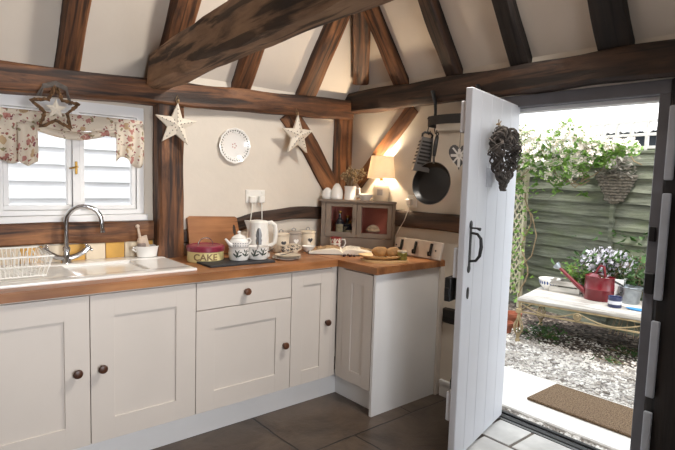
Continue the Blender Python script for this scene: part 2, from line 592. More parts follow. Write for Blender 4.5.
DY0, DY1, DZ = -2.165, -1.30, 1.86
mb = MB()
mb.box(0, .2, DY1, 0.0, 0, 2.2)
mb.box(0, .2, DY0 - .06, DY1 + .001, DZ + .05, 2.2)
mb.box(0, .2, Y0 - .2, DY0 - .05, 0, 2.2)
struct('wall_right', mb, PLASTER)

# walls behind the camera, the near one with a window
mb = MB()
NW = (-2.75, -1.35, .85, 2.0)
mb.box(X0 - .2, NW[0], Y0 - .2, Y0, 0, 2.2); mb.box(NW[1], .2, Y0 - .2, Y0, 0, 2.2)
mb.box(NW[0], NW[1], Y0 - .2, Y0, 0, NW[2]); mb.box(NW[0], NW[1], Y0 - .2, Y0, NW[3], 2.2)
DIM = plain('dim unseen wall', (116, 98, 82), .9, var=.1)  # unseen walls given a dark finish to cut bounced light
struct('wall_near', mb, DIM)
mb = MB(); mb.box(X0 - .2, X0, Y0, .05, 0, 2.2)
struct('wall_behind', mb, DIM)
mb = MB()
for (a, b) in ((NW[0], NW[0] + .06), (NW[1] - .06, NW[1]), ((NW[0] + NW[1]) / 2 - .03, (NW[0] + NW[1]) / 2 + .03)):
    mb.box(a, b, Y0 - .12, Y0 - .06, NW[2], NW[3])
mb.box(NW[0], NW[1], Y0 - .12, Y0 - .06, NW[2], NW[2] + .06); mb.box(NW[0], NW[1], Y0 - .12, Y0 - .06, NW[3] - .06, NW[3])
struct('window_2', mb, WHITE)

# sloping ceiling: four plaster slopes rising from the wall plates
T = 1.34
ZL, ZR = 2.02, 2.13
mb = MB()
th = .14
def slope(f, pts):
    a = [(x, y, f(x, y)) for x, y in pts]
    b = [(x, y, f(x, y) + th) for x, y in pts]
    n = len(pts)
    mb._add(a + b, [tuple(range(n)), tuple(range(n, 2*n))[::-1]] + [(i, n+i, n+(i+1) % n, (i+1) % n) for i in range(n)])
XM, YM = -2.3, -2.3
# unseen opening between two rafters, added so light enters from the upper right
RX0, RX1, RY0, RY1 = -.80, -.34, -1.84, -1.54
fL = lambda x, y: ZL - T*y
fR = lambda x, y: ZR - T*x
fN = lambda x, y: ZL + T*(y - Y0)
fB = lambda x, y: ZL + T*(x - X0)
slope(fL, [(X0 - .2, .2), (.25, .2), (.25, YM - .1), (X0 - .2, YM - .1)])
slope(fR, [(.2, .2), (.2, RY1), (XM - .1, RY1), (XM - .1, .2)])
slope(fR, [(.2, RY0), (.2, Y0 - .2), (XM - .1, Y0 - .2), (XM - .1, RY0)])
slope(fR, [(.2, RY1), (.2, RY0), (RX1, RY0), (RX1, RY1)])
slope(fR, [(RX0, RY1), (RX0, RY0), (XM - .1, RY0), (XM - .1, RY1)])
slope(fN, [(X0 - .2, Y0 - .2), (.2, Y0 - .2), (.2, YM + .1), (X0 - .2, YM + .1)])
slope(fB, [(X0 - .2, .2), (X0 - .2, Y0 - .2), (XM + .1, Y0 - .2), (XM + .1, .2)])
struct('ceiling', mb, CEIL, smooth=0)

# window over the sink
w1 = thing('window_1', 'white two-pane casement window over the sink', 'window', (0, .06, 0), kind='structure')
mb = MB()
mb.box(-2.40, -1.605, 0, .09, 1.175, 1.20); mb.box(-2.40, -1.605, 0, .09, 1.74, 1.80)
mb.box(-2.40, -2.325, 0, .09, 1.20, 1.74); mb.box(-1.645, -1.605, 0, .09, 1.20, 1.74)
mb.box(-1.995, -1.96, 0.0, .09, 1.20, 1.74)
obj('window_frame', mb, WHITE, w1)
for (a, b) in ((-2.323, -1.997), (-1.958, -1.647)):
    mb = MB(); s_ = .026
    mb.box(a, b, .012, .05, 1.202, 1.202 + s_, .003); mb.box(a, b, .012, .05, 1.738 - s_, 1.738, .003)
    mb.box(a, a + s_, .012, .05, 1.228, 1.712, .003); mb.box(b - s_, b, .012, .05, 1.228, 1.712, .003)
    cs = obj('casement', mb, WHITE, w1)
    cx_ = (a + b)/2; hw_ = (b - a)/2 - s_
    mb = MB(); mb.box(-hw_, hw_, -.002, .002, 1.228, 1.712, M=Matrix.Translation((cx_, .03, 0)) @ Matrix.Rotation(radians(2.6 if a < -2 else 1.0), 4, 'Z'))   # panes turned to keep the near window's reflection out of view
    obj('pane', mb, GLASS, cs)
mb = MB(); mb.box(-2.42, -1.59, -.03, .06, 1.135, 1.172, .004)
obj('window_sill', mb, WHITE, w1)
mb = MB(); mb.box(-1.985, -1.972, -.006, 0, 1.40, 1.47, .002); mb.tube([(-1.978, -.004, 1.44), (-1.978, -.03, 1.44), (-2.0, -.034, 1.435), (-2.02, -.03, 1.43)], .005)
obj('window_catch', mb, BRASS, w1)

# tiled splashback
mb = MB()
x = -2.69; i = 0
while x < -1.57:
    mb.mi = i % 2
    mb.box(x + .002, min(x + .105, -1.56), .034, .05, .915, 1.012, .002)
    x += .107; i += 1
struct('trim_1', mb, [plain('yellow glazed tile', (222, 172, 84), .3, var=.12, coat=.3), plain('cream glazed tile', (232, 216, 190), .3, var=.06, coat=.3)])

# door frame in the right wall
mb = MB()
mb.box(-.012, .03, -1.425, DY1 + .01, 0, DZ - .0005, .003)
mb.box(.03, .12, DY1 - .02, DY1, 0, DZ - .0005, .003)
mb.box(-.012, .1, DY0 - .05, DY0, 0, DZ - .0005, .003)
mb.box(-.012, .1, DY0 - .05, DY1 + .01, DZ, DZ + .065, .003)
struct('trim_2', mb, FRAMEG)
mb = MB(); mb.box(.05, .12, DY0, DY1 - .02, DZ - .022, DZ, .002)
struct('trim_6', mb, WHITE)
mb = MB()
for (a, b) in ((.05, .36), (.43, .80), (.90, 1.40), (1.46, 1.80)):
    mb.box(-.052, -.032, DY0 - .095, DY0 - .058, a, b, .008, seg=3)
struct('trim_3', mb, plain('blue grey paint', (176, 180, 188), .5, var=.1))
lk = thing('latch_keep', 'black iron latch keeps fixed on the right door jamb', 'latch', (-.012, DY0 - .025, .97))
mb = MB(); mb.box(-.012, 0, -.01, .018, .20, .27, .002); obj('strike_plate', mb, IRON, lk)
mb = MB(); mb.box(-.022, 0, -.025, .018, -.05, .05, .004); obj('lock_keep', mb, IRON, lk)
mb = MB()
mb.box(-.02, 0, -1.29, -.985, 0.0, .10, .003); mb.box(-.026, -.0, -1.29, -.985, .085, .11, .003)
struct('baseboard_right', mb, WHITE)

# slabs just inside the door, coloured paler than the rest of the floor
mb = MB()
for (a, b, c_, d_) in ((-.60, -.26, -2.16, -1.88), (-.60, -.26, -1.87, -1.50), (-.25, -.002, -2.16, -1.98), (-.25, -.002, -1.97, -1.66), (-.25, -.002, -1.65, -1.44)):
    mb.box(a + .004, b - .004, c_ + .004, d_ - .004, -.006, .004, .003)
struct('trim_7', mb, plain('pale floor slab', (206, 204, 200), .4, var=.14, scale=7, bmp=.15, bscale=14))

# threshold
mb = MB(); mb.mi = 0
mb.box(.02, .055, DY0, DY1, -.01, .012, .003); mb.box(.075, .10, DY0, DY1, -.01, .016, .003)
mb.mi = 1
mb.box(.0, .02, DY0, DY1, -.01, .006); mb.box(.055, .075, DY0, DY1, -.01, .006)
struct('trim_4', mb, [IRON, STEEL])

# ------------------------------------------------------------------ timbers
timber('wall_plate', 'long oak wall plate running above the window and sink', [(-2.9, .005, 1.855), (-1.56, .005, 1.888), (-.062, .005, 1.942)], .138, .18, (0, -1, 0), OAK, seed=1, wob=.008)
timber('wall_plate', 'dark oak wall plate above the open door and hanging pan', [(.005, .06, 2.0), (.005, -1.2, 2.008), (.005, -3.6, 2.02)], .155, .18, (-1, 0, 0), OAKM, seed=2, wob=.01)
timber('tie_beam', 'massive knotty overhead beam crossing above the counter', [(-1.565, -.085, 2.0), (-1.60, -.49, 2.005), (-1.675, -1.19, 2.01), (-1.75, -2.2, 2.01), (-1.83, -3.3, 2.01)], .13, .20, (0, 0, -1), OAKB, seed=3, wob=.014, seg=.08, cham=.02)
timber('wall_post', 'upright oak post between window and cream tin star wall', [(-1.478, -.005, .911), (-1.482, -.005, 1.83)], .155, .12, (0, -1, 0), OAK, seed=4)
timber('corner_post', 'honey lit oak post in the corner behind the flower jug', [(-.128, -.005, .92), (-.125, -.005, 1.885)], .12, .06, (0, -1, 0), OAK, seed=5, wob=.004)
timber('corner_post', 'narrow dark oak post tight in the room corner', [(-.03, -.003, .92), (-.03, -.003, 1.885)], .055, .045, (0, -1, 0), OAK, seed=6, wob=.003)
timber('wall_brace', 'diagonal oak brace behind the right hand tin star', [(-.62, -.006, 1.87), (-.42, -.006, 1.655), (-.16, -.006, 1.30)], .15, .05, (0, -1, 0), OAK, seed=7)
timber('wall_brace', 'diagonal oak brace lit by the table lamp', [(.013, -.64, 1.93), (.013, -.10, 1.39)], .12, .05, (-1, 0, 0), OAK, seed=8)
timber('wall_rail', 'wavy dark timber rail behind kettle and canisters', [(-1.40, -.004, 1.03), (-1.04, -.004, 1.085), (-.83, -.004, 1.137), (-.59, -.004, 1.16), (-.2, -.004, 1.16)], .085, .05, (0, -1, 0), OAKM, seed=9)
timber('wall_rail', 'dark timber rail on the wall below the frying pan', [(-.004, -.45, 1.155), (-.004, -1.35, 1.152)], .113, .05, (-1, 0, 0), OAKM, seed=10)
timber('wall_rail', 'short dark timber low on the wall behind the door', [(-.002, -.99, .55), (-.002, -1.36, .55)], .1, .05, (-1, 0, 0), OAKD, seed=11)
timber('window_rail', 'oak rail under the window above the yellow tiles', [(-2.8, .04, 1.082), (-1.56, .04, 1.072)], .118, .05, (0, -1, 0), OAK, seed=12)
timber('door_post', 'shade-dark upright timber at the right of the doorway', [(.03, -2.335, 0.0), (.03, -2.335, 1.925)], .23, .12, (-1, 0, 0), OAKD, seed=13)
# rafters
k = 1 / sqrt(1 + T*T)
nL = (0, -T*k, -k); nR = (-T*k, 0, -k)
def rafL(label, x0, x1, w, seed, y1=-2.0):
    f = lambda y: ZL - T*y - .035
    timber('ceiling_rafter', label, [(x0, .06, f(.06)), (x1, y1, f(y1))], w, .10, nL, OAK, seed=seed, wob=.008)
def rafR(label, y0, y1, w, seed, m=OAKD, x1=-1.6):
    f = lambda x: ZR - T*x - .035
    timber('ceiling_rafter', label, [(.06, y0, f(.06)), (x1, y1, f(x1))], w, .10, nR, m, seed=seed, wob=.008)
rafL('leftmost oak rafter on the ceiling above the window', -2.03, -2.03, .11, 21)
rafL('oak rafter rising behind the foot of the big overhead beam', -1.50, -1.50, .14, 22)
rafL('oak rafter above the round wall plate, under the big beam', -1.005, -1.005, .125, 23)
rafL('oak rafter above the right hand tin star', -.485, -.485, .135, 24, y1=-1.4)
rafR('oak rafter just right of the corner hip rafter', -.53, -.53, .10, 25, OAK)
rafR('dark rafter above the hanging pot rack', -.985, -.985, .10, 26, OAKM, x1=-1.3)
rafR('dark rafter meeting the plate above the open door', -1.45, -1.45, .10, 27, x1=-1.3)
rafR('broad dark rafter at the upper right above the doorway', -1.96, -1.96, .15, 28, x1=-1.3)
timber('hip_rafter', 'hip rafter rising from the room corner', [(-.06, -.16, 2.16), (-1.5, -1.6, 2.16 + 1.44*T)], .12, .12, (-1, -1, -1.5), OAK, seed=29, wob=.007)

# ------------------------------------------------------------------ the open door
d1 = thing('door_1', 'white boarded cottage door standing open into the kitchen', 'door', (.03, -1.43, 0), atan2(-.17, -.73), kind='structure')
LW = .708
mb = MB()
edges = [0, .15, .30, .45, .585, LW]
for a, b in zip(edges, edges[1:]):
    mb.box(a, b, -.035, 0, .02, 1.87, .0035)
obj('board_panel', mb, DOORW, d1)
for z in (.22, .95, 1.66):
    mb = MB(); mb.box(.03, LW - .012, -.062, -.035, z, z + .15, .004); obj('ledge', mb, DOORW, d1)
mb = MB()
mb.box(LW - .075, LW - .05, 0, .004, 1.0, 1.21, .002)
mb.ell((LW - .0625, .001, 1.215), (.02, .004, .022)); mb.ell((LW - .0625, .001, .997), (.02, .004, .022))
hd = obj('handle', mb, IRON, d1)
mb = MB()
mb.tube([(LW-.0625, .004, 1.175), (LW-.064, .035, 1.172), (LW-.068, .052, 1.15), (LW-.068, .056, 1.11), (LW-.068, .05, 1.065), (LW-.064, .033, 1.04), (LW-.0625, .004, 1.035)], [.006, .007, .008, .009, .008, .007, .006])
obj('grip', mb, IRON, hd)
mb = MB(); mb.tube([(LW-.0625, .0, 1.20), (LW-.0625, .03, 1.20), (LW-.075, .045, 1.194)], [.004, .005, .009]); obj('thumb_latch', mb, IRON, hd)
mb = MB(); mb.prism([(0.012*cos(t*pi/8), .03*sin(t*pi/8)) for t in range(16)], 0, .004, Matrix.Translation((LW-.0625, .004, .875)) @ Matrix.Rotation(radians(90), 4, 'X'))
obj('keyhole_plate', mb, IRON, d1)
mb = MB(); mb.box(LW - .15, LW + .002, -.095, -.062, .83, .95, .004); mb.box(LW - .03, LW + .012, -.09, -.065, .86, .90, .002)
obj('rim_lock', mb, IRON, d1)
for z in (.28, 1.02, 1.72):
    mb = MB(); mb.box(.02, .4, -.067, -.062, z, z + .035, .001); mb.tube([(.0, -.05, z - .01), (.0, -.05, z + .045)], .009); obj('strap_hinge', mb, IRON, d1)

# ------------------------------------------------------------------ cabinets
WT = .868
def shaker(p, q, z0, z1, axis, face, st, parent, name='door', knob=None, drop=.008, panel=True):
    """framed door between p and q along x (axis 'x', facing -y) or along y (axis 'y', facing -x)"""
    def bx(m, a, b, c, d, f0, f1, bev=.0006):
        if axis == 'x': m.box(a, b, f0, f1, c, d, bev)
        else: m.box(f0, f1, a, b, c, d, bev)
    mb = MB()
    if panel:
        bx(mb, p, p + st, z0, z1, face, face + .02); bx(mb, q - st, q, z0, z1, face, face + .02)
        bx(mb, p + st - .0005, q - st + .0005, z0, z0 + st, face, face + .02, .0006); bx(mb, p + st - .0005, q - st + .0005, z1 - st, z1, face, face + .02, .0006)
        bx(mb, p + st - .002, q - st + .002, z0 + st - .002, z1 - st + .002, face + drop, face + .018, 0)
    else:
        bx(mb, p, q, z0, z1, face, face + .02, .002)
    d = obj(name, mb, PAINT, parent)
    if knob:
        kx, kz = knob
        mb = MB()
        if axis == 'x':
            M = Matrix.Translation((kx, face, kz)) @ Matrix.Rotation(radians(90), 4, 'X')
        else:
            M = Matrix.Translation((face, kx, kz)) @ Matrix.Rotation(radians(-90), 4, 'Y')
        mb.lathe([(0, -.001), (.012, -.001), (.010, .008), (.011, .012), (.019, .018), (.021, .024), (.018, .031), (.010, .034), (0, .035)], 20, M=M)
        obj('knob', mb, KNOBW, d)
    return d

F0 = -.60
g0, g1, g2, g3 = -2.09, -1.574, -.969, -.66
c = thing('base_cabinet', 'wide cream cabinet under the sink with two framed doors', 'cabinet', (0, 0, 0), group='cream kitchen base cabinets')
mb = MB(); mb.box(-2.62, g1 - .001, F0 + .021, -.02, .15, WT - .001, 0)
obj('carcass', mb, PAINT, c)
shaker(-2.60, g0 - .002, .152, .856, 'x', F0, .105, c, knob=(g0 - .057, .508))
shaker(g0 + .002, g1 - .002, .152, .856, 'x', F0, .105, c, knob=(g0 + .05, .508))
c = thing('base_cabinet', 'cream cabinet with a plain drawer over one framed door', 'cabinet', (0, 0, 0), group='cream kitchen base cabinets')
mb = MB(); mb.box(g1 + .001, g2 - .001, F0 + .021, -.02, .15, WT - .001)
obj('carcass', mb, PAINT, c)
shaker(g1 + .002, g2 - .002, .710, .856, 'x', F0, .1, c, 'drawer', knob=(-1.279, .783), panel=False)
shaker(g1 + .002, g2 - .002, .152, .706, 'x', F0, .105, c, knob=(-1.015, .426))
c = thing('base_cabinet', 'narrow cream cabinet in the inner corner with one tall door', 'cabinet', (0, 0, 0), group='cream kitchen base cabinets')
mb = MB(); mb.box(g2 + .001, -.615, F0 + .021, -.02, .15, WT - .001)
obj('carcass', mb, PAINT, c)
shaker(g2 + .002, g3, .152, .856, 'x', F0, .085, c, knob=(g3 - .035, .515))
mb = MB(); mb.box(g3 + .002, -.615, F0 + .003, F0 + .02, .152, .866, .001); obj('filler_strip', mb, PAINT, c)
c = thing('base_cabinet', 'cream end cabinet on the short arm beside the open door', 'cabinet', (0, 0, 0), group='cream kitchen base cabinets')
mb = MB(); mb.box(-.594, -.01, -.93, F0 + .02, .15, WT - .001)
obj('carcass', mb, PAINT, c)
shaker(-.925, -.665, .152, .856, 'y', -.615, .075, c)
mb = MB(); mb.box(-.612, -.595, -.662, -.603, .152, .866, .001); obj('filler_strip', mb, PAINT, c)
mb = MB(); mb.box(-.617, -.001, -.952, -.932, 0.0, WT - .001, .0015); obj('end_panel', mb, WHITE, c)
mb = MB(); mb.box(-.04, -.001, -.972, -.953, 0.0, WT - .001, .0015); obj('scribe_strip', mb, PAINT, c)
mb = MB(); mb.box(-2.62, -.5502, -.537, -.519, 0, .149, .001)
tag(obj('plinth', mb, WHITE), 'long white plinth board under the sink run of cabinets', 'plinth')
mb = MB(); mb.box(-.549, -.532, -.931, -.518, 0, .149, .001)
tag(obj('plinth', mb, WHITE), 'short white plinth board under the end cabinet', 'plinth')

# worktop: one L-shaped slab with a cut-out for the sink
wt = thing('worktop', 'L-shaped oiled wooden worktop over the cream cabinets', 'worktop', (0, 0, 0))
mb = MB()
mb.prism([(-.629, 0), (-1.50, 0), (-1.50, .048), (-1.545, .048), (-1.545, -.515), (-2.46, -.515), (-2.46, .03), (-2.65, .03), (-2.65, -.62), (-.629, -.62)], .868, .91)
es = [e for e in mb.bm.edges if abs(e.verts[0].co.z - e.verts[1].co.z) < 1e-6 and e.verts[0].co.z > .9]
bmesh.ops.bevel(mb.bm, geom=es, offset=.004, segments=2, affect='EDGES')
obj('counter_slab', mb, TOP, wt)
mb = MB()
mb.prism([(-.97, .001), (-.97, .629), (0, .629), (0, .001)], .868, .91)
es = [e for e in mb.bm.edges if abs(e.verts[0].co.z - e.verts[1].co.z) < 1e-6 and e.verts[0].co.z > .9]
bmesh.ops.bevel(mb.bm, geom=es, offset=.004, segments=2, affect='EDGES')
o = obj('counter_slab', mb, TOP, wt)
o.rotation_euler = (0, 0, pi/2); o.location = (0, 0, 0)

# ------------------------------------------------------------------ sink run
ZC = .91
s = thing('sink', 'white ceramic sink with drainer let into the worktop', 'sink', (0, 0, .91))
mb = MB()
SX0, SX1, SY0, SY1 = -2.50, -1.535, -.53, .03
ZT = .014
bowl = (-2.10, -1.74, -.43, -.10)     # basin opening
dr = (-2.46, -2.13, -.45, -.05)
mb.box(SX0, SX1, SY0, bowl[2], -.0, ZT, .005, seg=2); mb.box(SX0, SX1, bowl[3], SY1, -.0, ZT, .005, seg=2)
mb.box(SX0, bowl[0], bowl[2] - .006, bowl[3] + .006, 0, ZT - .003); mb.box(bowl[1], SX1, bowl[2] - .006, bowl[3] + .006, 0, ZT - .003)
obj('rim', mb, CERAM, s)
mb = MB()
a, b, c_, d = bowl
for (x0, x1, y0, y1) in ((a + .0005, a + .006, c_ + .0005, d - .0005), (b - .006, b - .0005, c_ + .0005, d - .0005), (a + .006, b - .006, c_ + .0005, c_ + .006), (a + .006, b - .006, d - .006, d - .0005)):
    mb.box(x0, x1, y0, y1, -.02, ZT - .003, .002)
mb.box(a + .001, b - .001, c_ + .001, d - .001, -.019, -.001)
obj('basin', mb, CERAM, s)

# mixer tap, swan neck with two cross-head levers
t = thing('kitchen_tap', 'chrome swan neck mixer tap standing behind the sink', 'tap', (-2.055, -.035, .924))
mb = MB(); mb.lathe([(0, 0), (.03, 0), (.028, .012), (.018, .025), (.016, .06), (.02, .065), (.02, .08), (.012, .09), (0, .09)], 20)
for s_ in (-1, 1):
    mb.tube([(0, 0, .02), (s_*.05, -.005, .035), (s_*.085, -.01, .055)], [.014, .014, .013], 10)
obj('body', mb, CHROME, t)
mb = MB()
pts = [(0, 0, .08), (0, 0, .20)] + [(.085 - .085*cos(a), -.03*(1 - cos(a))*.6, .22 + .085*sin(a)) for a in [i*pi/12 for i in range(13)]] + [(.172, -.037, .19), (.174, -.037, .175)]
mb.tube(pts, .0125, 12); mb.tube([(.174, -.037, .172), (.175, -.037, .16)], .015, 12)
obj('spout', mb, CHROME, t)
for s_ in (-1, 1):
    mb = MB()
    c0 = V((s_*.085, -.01, .055)); ax = V((s_*.6, -.1, .6)).normalized()
    mb.tube([c0, c0 + ax*.03], [.016, .013], 10)
    q = c0 + ax*.034
    u1 = ax.orthogonal().normalized(); u2 = ax.cross(u1)
    for u in (u1, u2, -u1, -u2):
        mb.tube([q, q + u*.024], [.005, .006], 8); mb.ell(q + u*.025, .0075, 8, 6)
    mb.ell(q, .011, 10, 6)
    obj('tap_handle', mb, CHROME, t)

# white wire dish rack on the drainer
r = thing('dish_rack', 'white wire dish rack standing on the sink drainer', 'dish rack', (0, 0, .9245))
mb = MB()
rx0, rx1, ry0, ry1 = -2.47, -2.205, -.42, -.09
def loop(z, o, rad=.0035):
    mb.tube([(rx0-o, ry0-o, z), (rx1+o, ry0-o, z), (rx1+o, ry1+o, z), (rx0-o, ry1+o, z)], rad, 6, closed=True)
loop(.008, -.02); loop(.055, -.005, .003); loop(.10, .008, .004)
nx, ny = 15, 12
for i in range(nx):
    x = rx0 + (rx1 - rx0) * i / (nx - 1); xi = rx0 + .02 + (rx1 - rx0 - .04) * i / (nx - 1)
    mb.tube([(x, ry0 - .008, .10), (xi, ry0 + .02, .008), (xi, ry1 - .02, .008), (x, ry1 + .008, .10)], .0022, 5)
for i in range(ny):
    y = ry0 + (ry1 - ry0) * i / (ny - 1); yi = ry0 + .02 + (ry1 - ry0 - .04) * i / (ny - 1)
    mb.tube([(rx0 - .008, y, .10), (rx0 + .02, yi, .008), (rx1 - .02, yi, .008), (rx1 + .008, y, .10)], .0022, 5)
obj('wire_basket', mb, WIREW, r)
mb = MB()
for i in range(8):
    x = rx0 + .03 + i*.029
    mb.tube([(x, ry1 - .05, .01)] + [(x, ry1 - .09 + .04*cos(a), .05 + .045*sin(a)) for a in [j*pi/6 for j in range(7)]] + [(x, ry1 - .13, .01)], .0022, 5)
obj('plate_prongs', mb, WIREW, r)
for (fx, fy) in ((rx0+.03, ry0+.03), (rx1-.03, ry0+.03), (rx0+.03, ry1-.03), (rx1-.03, ry1-.03)):
    mb = MB(); mb.tube([(fx, fy, 0), (fx, fy, .008)], .006, 8); obj('foot', mb, WIREW, r)

# little white pot with two handles and wooden brushes
p = thing('utensil_pot', 'small white two-handled pot at the corner of the sink', 'pot', (-1.62, -.03, .924))
mb = MB(); mb.lathe([(0, 0), (.042, 0), (.05, .004), (.058, .058), (.062, .062), (.060, .066), (.054, .06), (.047, .01), (0, .008)], 26, sx=1.15, sy=.85)
obj('bowl', mb, CERAM, p)
for s_ in (-1, 1):
    mb = MB(); mb.tube([(s_*.064, 0, .052), (s_*.082, 0, .06), (s_*.086, 0, .05), (s_*.064, 0, .034)], .005, 8); obj('handle', mb, CERAM, p)
b_ = thing('washing_brush', 'pale wooden brush leaning left in the white pot', 'brush', (-1.64, -.025, .934))
mb = MB(); mb.tube([(0, 0, 0), (-.012, 0, .06), (-.022, 0, .12), (-.03, 0, .165)], [.012, .012, .008, .007], 10); mb.ell((-.012, -.002, .085), (.024, .02, .024)); mb.ell((-.032, 0, .172), .012)
obj('stick', mb, plain('pale beech', (214, 192, 172), .6, var=.1), b_)
mb = MB(); mb.ell((-.01, -.004, .06), (.026, .022, .02)); obj('bristles', mb, plain('soft grey bristle', (170, 152, 142), .9, var=.3, bmp=.4), b_)
b_ = thing('wooden_spatula', 'pale spatula leaning right in the white pot', 'spatula', (-1.61, -.03, .934))
mb = MB(); mb.box(-.018, .018, -.004, .004, 0, .12, .003, M=Matrix.Rotation(radians(-14), 4, 'Y')); obj('blade', mb, plain('pale spatula wood', (206, 186, 168), .6, var=.08), b_)

# ------------------------------------------------------------------ things on the long worktop
# chopping board leaning on the wall
mb = MB()
pl = [(0, 0), (.355, 0), (.355, .16), (.35, .232), (.335, .24), (.02, .25), (.005, .24)]
mb.prism(pl, 0, .02)
for e in list(mb.bm.edges): pass
slot = obj('chopping_board', mb, BOARDW, matrix=Matrix.Translation((-1.37, -.062, .9115)) @ Matrix.Rotation(radians(76), 4, 'X'))
tag(slot, 'large wooden chopping board leaning against the wall behind the cake tin', 'chopping board')
mb = MB(); mb.prism([(.322 + .011*cos(a*pi/8), .15 + .036*sin(a*pi/8)) for a in range(16)], .0202, .0215)
obj('grip_slot', mb, HOLE, slot)

# cake tin
ck = thing('cake_tin', 'cream cake tin with burgundy lid lettered CAKE', 'tin', (-1.352, -.25, .91), radians(-2))
R_ = .106
mb = MB(); mb.lathe([(0, 0), (R_ - .003, 0), (R_, .004), (R_, .07), (R_ - .003, .073), (0, .073)], 48); obj('drum', mb, CREAMT, ck)
mb = MB(); mb.lathe([(R_ + .001, .062), (R_ + .005, .064), (R_ + .005, .088), (R_ - .002, .095), (R_ - .02, .098), (R_ - .024, .094), (0, .097)], 48); lid = obj('lid', mb, PINKT, ck)
mb = MB(); mb.tube([(-.045, 0, .094), (-.043, 0, .112)] + [(-.036*cos(a), 0, .118 + .018*sin(a)) for a in [i*pi/8 for i in range(9)]] + [(.043, 0, .112), (.045, 0, .094)], .0032, 8); obj('handle', mb, CHROME, lid)
def text_mesh(txt, size, bold=0.0, ext=.001):
    cu = bpy.data.curves.new('lettering', 'FONT')
    cu.body = txt; cu.size = size; cu.extrude = ext; cu.align_x = 'CENTER'; cu.offset = bold
    to = bpy.data.objects.new('lettering', cu)
    COL.objects.link(to)
    bpy.context.view_layer.update()
    me = bpy.data.meshes.new_from_object(to.evaluated_get(bpy.context.evaluated_depsgraph_get()))
    bpy.data.objects.remove(to); bpy.data.curves.remove(cu)
    return me
me = text_mesh('CAKE', .05, .0012)
face_dir = atan2(-3.087 + .255, -2.744 + 1.345) - radians(-2)
for v in me.vertices:
    a = face_dir + v.co.x / R_ * 1.12
    rr = R_ + .0004 + v.co.z
    z = .016 + v.co.y * 1.05
    v.co = (rr*cos(a), rr*sin(a), z)
me.materials.append(LETTER)
lo = bpy.data.objects.new('lettering', me); COL.objects.link(lo); lo.parent = ck

# slate tray
tr = thing('slate_tray', 'dark slate board under the teapot and flowered cups', 'tray', (-1.225, -.40, .91), radians(-2))
mb = MB(); mb.box(-.215, .20, -.105, .125, 0, .012, .002); obj('board', mb, SLATE, tr)
ZS = .9222
def leafprint(mb, R, z, az, h):
    """three little leaf shapes wrapped on a cup side"""
    for (da, dz, rot, L) in ((0, 0, 1.2, h), (.22, -.004, .5, h*.9), (-.22, .0, 2.4, h*.9), (.1, .02, .9, h*.7), (-.12, .02, 2.0, h*.7), (.3, .016, .2, h*.6)):
        pts = []
        for k_ in range(8):
            t_ = 2*pi*k_/8
            u = L*.5*cos(t_); w = L*.16*sin(t_)
            x = u*cos(rot) - w*sin(rot); y = u*sin(rot) + w*cos(rot)
            a = az + da + x/R
            pts.append(((R + .0012)*cos(a), (R + .0012)*sin(a), z + dz + y))
        mb.face(pts)
LEAFP = plain('dark green leaf print', (62, 76, 66), .4, var=.3, scale=60)
def cup_shape(R, h):
    return [(0, 0), (R*.72, 0), (R*.86, .003), (R*.99, h*.35), (R, h*.55), (R*.94, h*.85), (R*1.0, h), (R*.95, h), (R*.88, h*.85), (R*.93, h*.5), (R*.8, .01), (0, .008)]
cp = thing('flowered_cup', 'white cup with dark leaf sprigs under the teapot', 'cup', (-1.205, -.385, ZS))
mb = MB(); mb.lathe(cup_shape(.062, .078), 32); obj('bowl', mb, CERAM, cp)
mb = MB(); leafprint(mb, .062, .036, radians(-128), .034); leafprint(mb, .062, .04, radians(-80), .03); obj('leaf_print', mb, LEAFP, cp)
mb = MB(); mb.tube([(.055, .0, .064), (.085, .004, .06), (.09, .006, .038), (.06, 0, .02)], .005, 8); obj('handle', mb, CERAM, cp)
tp = thing('teapot', 'white patterned teapot nested on top of a flowered cup', 'teapot', (-1.205, -.385, ZS + .0785))
mb = MB(); mb.lathe([(0, 0), (.052, 0), (.056, .004), (.06, .018), (.056, .036), (.044, .05), (.04, .052), (0, .05)], 32); obj('body', mb, CERAM, tp)
mb = MB(); mb.lathe([(.043, .05), (.044, .054), (.034, .064), (.018, .072), (.008, .075), (.007, .08), (.011, .086), (.007, .094), (0, .096)], 28); obj('lid', mb, CERAM, tp)
mb = MB(); mb.tube([(-.045, -.01, .012), (-.07, -.012, .022), (-.085, -.014, .04), (-.097, -.016, .052)], [.015, .011, .008, .007], 10); obj('spout', mb, CERAM, tp)
mb = MB(); mb.tube([(.05, .008, .04), (.078, .012, .044), (.088, .014, .028), (.074, .012, .01), (.055, .008, .01)], .0055, 8); obj('handle', mb, CERAM, tp)
mb = MB()
for i in range(26):
    a = 2*pi*i/26
    for (r_, z_) in ((.0595, .012), (.0592, .026)):
        mb.face([((r_ + .0016)*cos(a + da), (r_ + .0016)*sin(a + da), z_ + dz) for da, dz in ((-.06, 0), (0, -.004), (.06, 0), (0, .004))])
obj('pattern_band', mb, plain('blue grey print', (84, 88, 104), .4), tp)
cp = thing('flowered_mug', 'white mug with dark leaf sprigs at the right end of the slate', 'mug', (-1.085, -.405, ZS))
mb = MB(); mb.lathe(cup_shape(.064, .078), 32); obj('bowl', mb, CERAM, cp)
mb = MB(); leafprint(mb, .064, .036, radians(-140), .034); leafprint(mb, .064, .042, radians(-95), .034); obj('leaf_print', mb, LEAFP, cp)
mb = MB(); mb.tube([(-.035, -.05, .068), (-.045, -.062, .085), (-.034, -.054, .105), (-.02, -.04, .098), (-.022, -.042, .07)], .0022, 6); obj('wire_loop', mb, STEEL, cp)
mb = MB(); mb.tube([(.035, -.053, .045), (.06, -.078, .068)], .004, 6); obj('spoon', mb, STEEL, cp)

